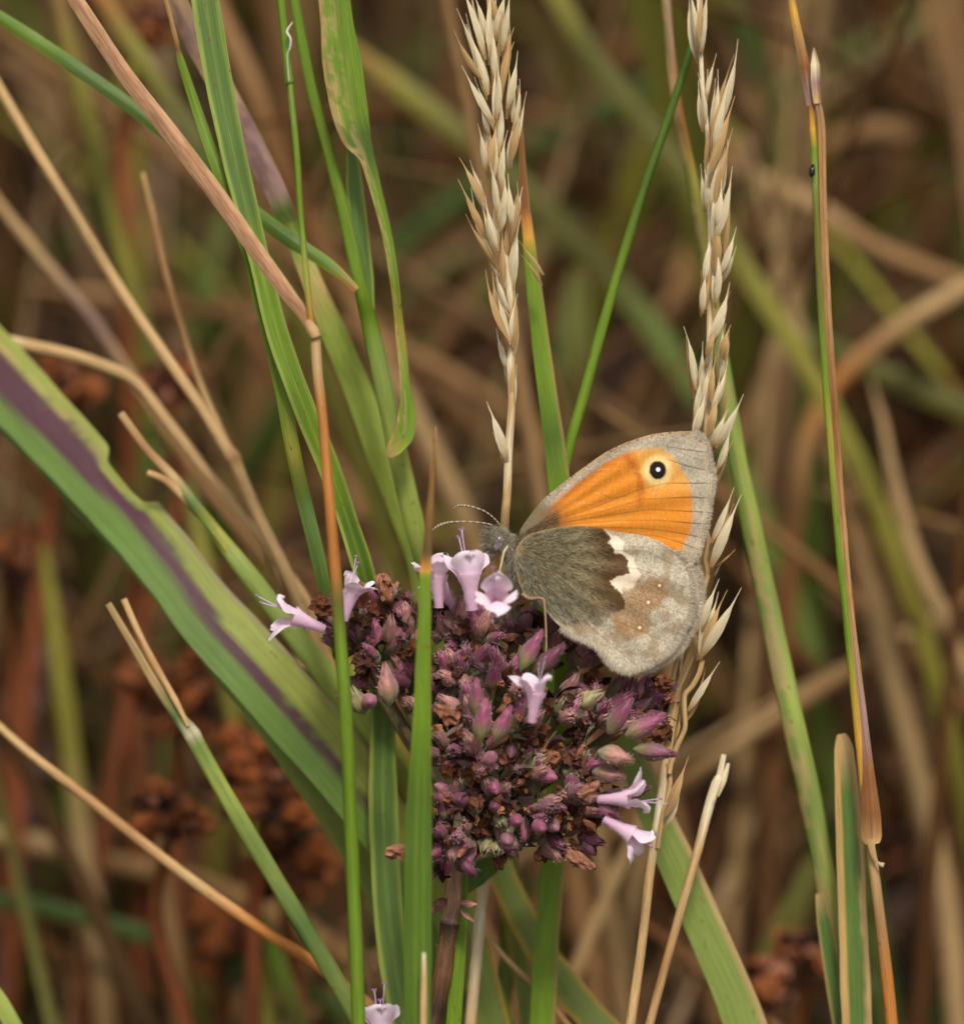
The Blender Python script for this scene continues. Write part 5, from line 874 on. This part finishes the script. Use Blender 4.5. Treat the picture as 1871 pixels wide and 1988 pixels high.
# ------------------------------------------------------------------ dry meadow behind and around
def clear(p, back=42.0):
    """True where a stem would not stand between the lens and the flower"""
    q = np.asarray(p) - CAM; z = q @ fwd; x = q @ rgt; y = q @ upv; s = np.clip(z / D, .15, None)
    return ~((z > -.05) & (z < D + back * 1e-3) & (np.abs(x) < W * .62 * s + .006) & (np.abs(y) < W * .66 * s + .006))
cols_b = ['TN', 'BE', 'BR', 'TN', 'BR', 'MB', 'TN', 'GD', 'PK', 'OL', 'BR', 'PB', 'RB', 'MB']
word_b = dict(TN='tan', BE='pale', BR='brown', MB='dark brown', PK='pinkish', PB='greyish', RB='rusty', GD='green', OL='olive')
kinds = {'straw': ('dry_stalk', 'blurred dry straw among the tangle of stems behind the flower', 'dry stem', 'dry straws in the tangle behind'), 'green': ('grass_leaf', 'blurred green blade among the tangle of stems behind the flower', 'grass', 'green blades in the tangle behind')}
random.seed(23); made = 0; tries = 0
while made < 170 and tries < 3000:
    tries += 1
    x = random.uniform(-.10, .10); y = random.uniform(.05, .34); z = float(terrain(x, y)); az = random.uniform(0, 6.283); lean = random.uniform(.15, 1.4); L = random.uniform(.08, .20)
    t = np.linspace(0, 1, 26); a = lean * (.6 + .6 * t); ds = L / 25
    hx = np.cumsum(np.sin(a)) * ds; hz = np.cumsum(np.cos(a)) * ds
    pos = np.stack([x + hx * math.cos(az), y + hx * math.sin(az), z - .003 + hz], 1)
    if (pos[:, 2] < terrain(pos[:, 0], pos[:, 1]) - .006).any() or not clear(pos, 52).all(): continue
    u, v, d = project(pos)
    if not ((u > -40) & (u < 1910) & (v > -40) & (v < 2030)).sum() > 6: continue
    cn = random.choice(cols_b); green = cn in ('GP', 'GY', 'GD', 'OL'); w = random.uniform(1.1, 2.8) * mm
    if green and d.min() < 95: continue
    c1 = C[cn]; c2 = C[random.choice(['BE', 'TN', 'BR'] if not green else ['GP', 'GL', 'GD'])]
    col = (c1 * (1 - t)[:, None] + c2 * t[:, None]) * random.uniform(.4, .75); wid = w * (1 - .75 * t ** 3)
    nm, lab, cat, grp = kinds['green' if green else 'straw']; SEED[0] += 1
    pos = pos[::-1]; base = pos[-1].copy()
    o = strand(None, base, nm, (pos, wid[::-1], col[::-1]), kind='blade' if green else 'culm', mat='leaf' if green else 'straw', roll=random.uniform(-60, 60)); ln_ = 'upright' if lean < .4 else 'leaning' if lean < .85 else 'fallen'; tag(o, f'{ln_} blurred {word_b[cn]} ' + ('blade' if green else 'straw') + ' in the tangle of stems behind the flower', cat, f'{ln_} {word_b[cn]} stems in the tangle behind'); made += 1
def grass_mass(name, label, n, region, Lr, wr, pal_, leanr, low=False):
    x = region(n); y = x[:, 1]; x = x[:, 0]; z = terrain(x, y); az = rng.uniform(0, 6.283, n); lean = rng.uniform(*leanr, n); L = rng.uniform(*Lr, n); S_ = 7
    t = np.linspace(0, 1, S_)[None]; a = lean[:, None] * (.5 + .8 * t); ds = (L / (S_ - 1))[:, None]
    hx = np.cumsum(np.sin(a) * ds, 1); hz = np.cumsum(np.cos(a) * ds, 1)
    pos = np.stack([x[:, None] + hx * np.cos(az)[:, None], y[:, None] + hx * np.sin(az)[:, None], z[:, None] - .002 + hz], -1)
    gt = terrain(pos[..., 0], pos[..., 1]); pos[..., 2] = np.maximum(pos[..., 2], gt + .001)
    ok = clear(pos.reshape(-1, 3), 60).reshape(n, S_).all(1); pos = pos[ok]; n = len(pos); L = L[ok]
    T = nrm(np.gradient(pos, axis=1)); S2 = nrm(np.cross(T, rng.normal(size=(n, 1, 3)))); N2 = np.cross(S2, T)
    w = rng.uniform(*wr, n)[:, None] * (1 - .8 * t ** 2)
    V = np.stack([pos - S2 * w[..., None] * .5, pos + N2 * w[..., None] * .18, pos + S2 * w[..., None] * .5], 2)
    c = np.array([C[k] for k in pal_])[rng.integers(0, len(pal_), n)] * rng.uniform(.4, .9, (n, 1)); c = np.repeat(c, S_ * 3, 0)
    b = (np.arange(n) * S_ * 3)[:, None, None]; i = (np.arange(S_ - 1) * 3)[None, :, None]; j = np.array([0, 1])[None, None]
    q0 = (b + i + j).reshape(-1); f = np.stack([q0, q0 + 1, q0 + 4, q0 + 3], 1)
    o = obj(name, mesh(name, V.reshape(-1, 3), f, c, None, 'straw')); tag(o, label, 'grass', None, 'stuff'); return o
near = lambda n: np.stack([rng.uniform(-.35, .35, n), rng.uniform(-.10, .55, n)], 1)
far = lambda n: np.stack([rng.normal(0, .9, n), rng.normal(.3, .9, n)], 1)
wide = lambda n: np.stack([rng.normal(0, 3.0, n), rng.normal(1.0, 3.0, n)], 1)
grass_mass('dry_thatch', 'matted dry grass litter covering the ground behind the flower', 9000, near, (.02, .09), (.0006, .0018), ['BR', 'RB', 'MB', 'DB', 'DB', 'PB', 'MB'], (.7, 1.6))
grass_mass('meadow_grass', 'dense mixed green and straw-coloured grass of the meadow', 2500, near, (.05, .14), (.0008, .002), ['TN', 'BR', 'MB', 'GD', 'BR', 'RB'], (.1, 1.0))
grass_mass('meadow_grass', 'open meadow grass spreading farther over the bank', 14000, far, (.06, .2), (.001, .003), ['TN', 'BE', 'GP', 'GD', 'BR', 'OL', 'GY'], (.1, 1.1))
grass_mass('meadow_grass', 'distant meadow grass on the top of the bank', 16000, wide, (.1, .3), (.002, .006), ['TN', 'BE', 'GP', 'GD', 'BR', 'OL', 'GY'], (.1, 1.1))
def sides(n):
    x = rng.uniform(.095, .45, n) * rng.choice([-1, 1], n); return np.stack([x, rng.uniform(.02, .6, n)], 1)
grass_mass('added_shade_grass', 'added tall grass on both sides of the flower, shading the background from the sky', 5200, sides, (.14, .30), (.0012, .0032), ['TN', 'BE', 'GP', 'GD', 'BR', 'OL', 'GY'], (.05, .45))  # blades added beside the flower to block sky light and darken the background
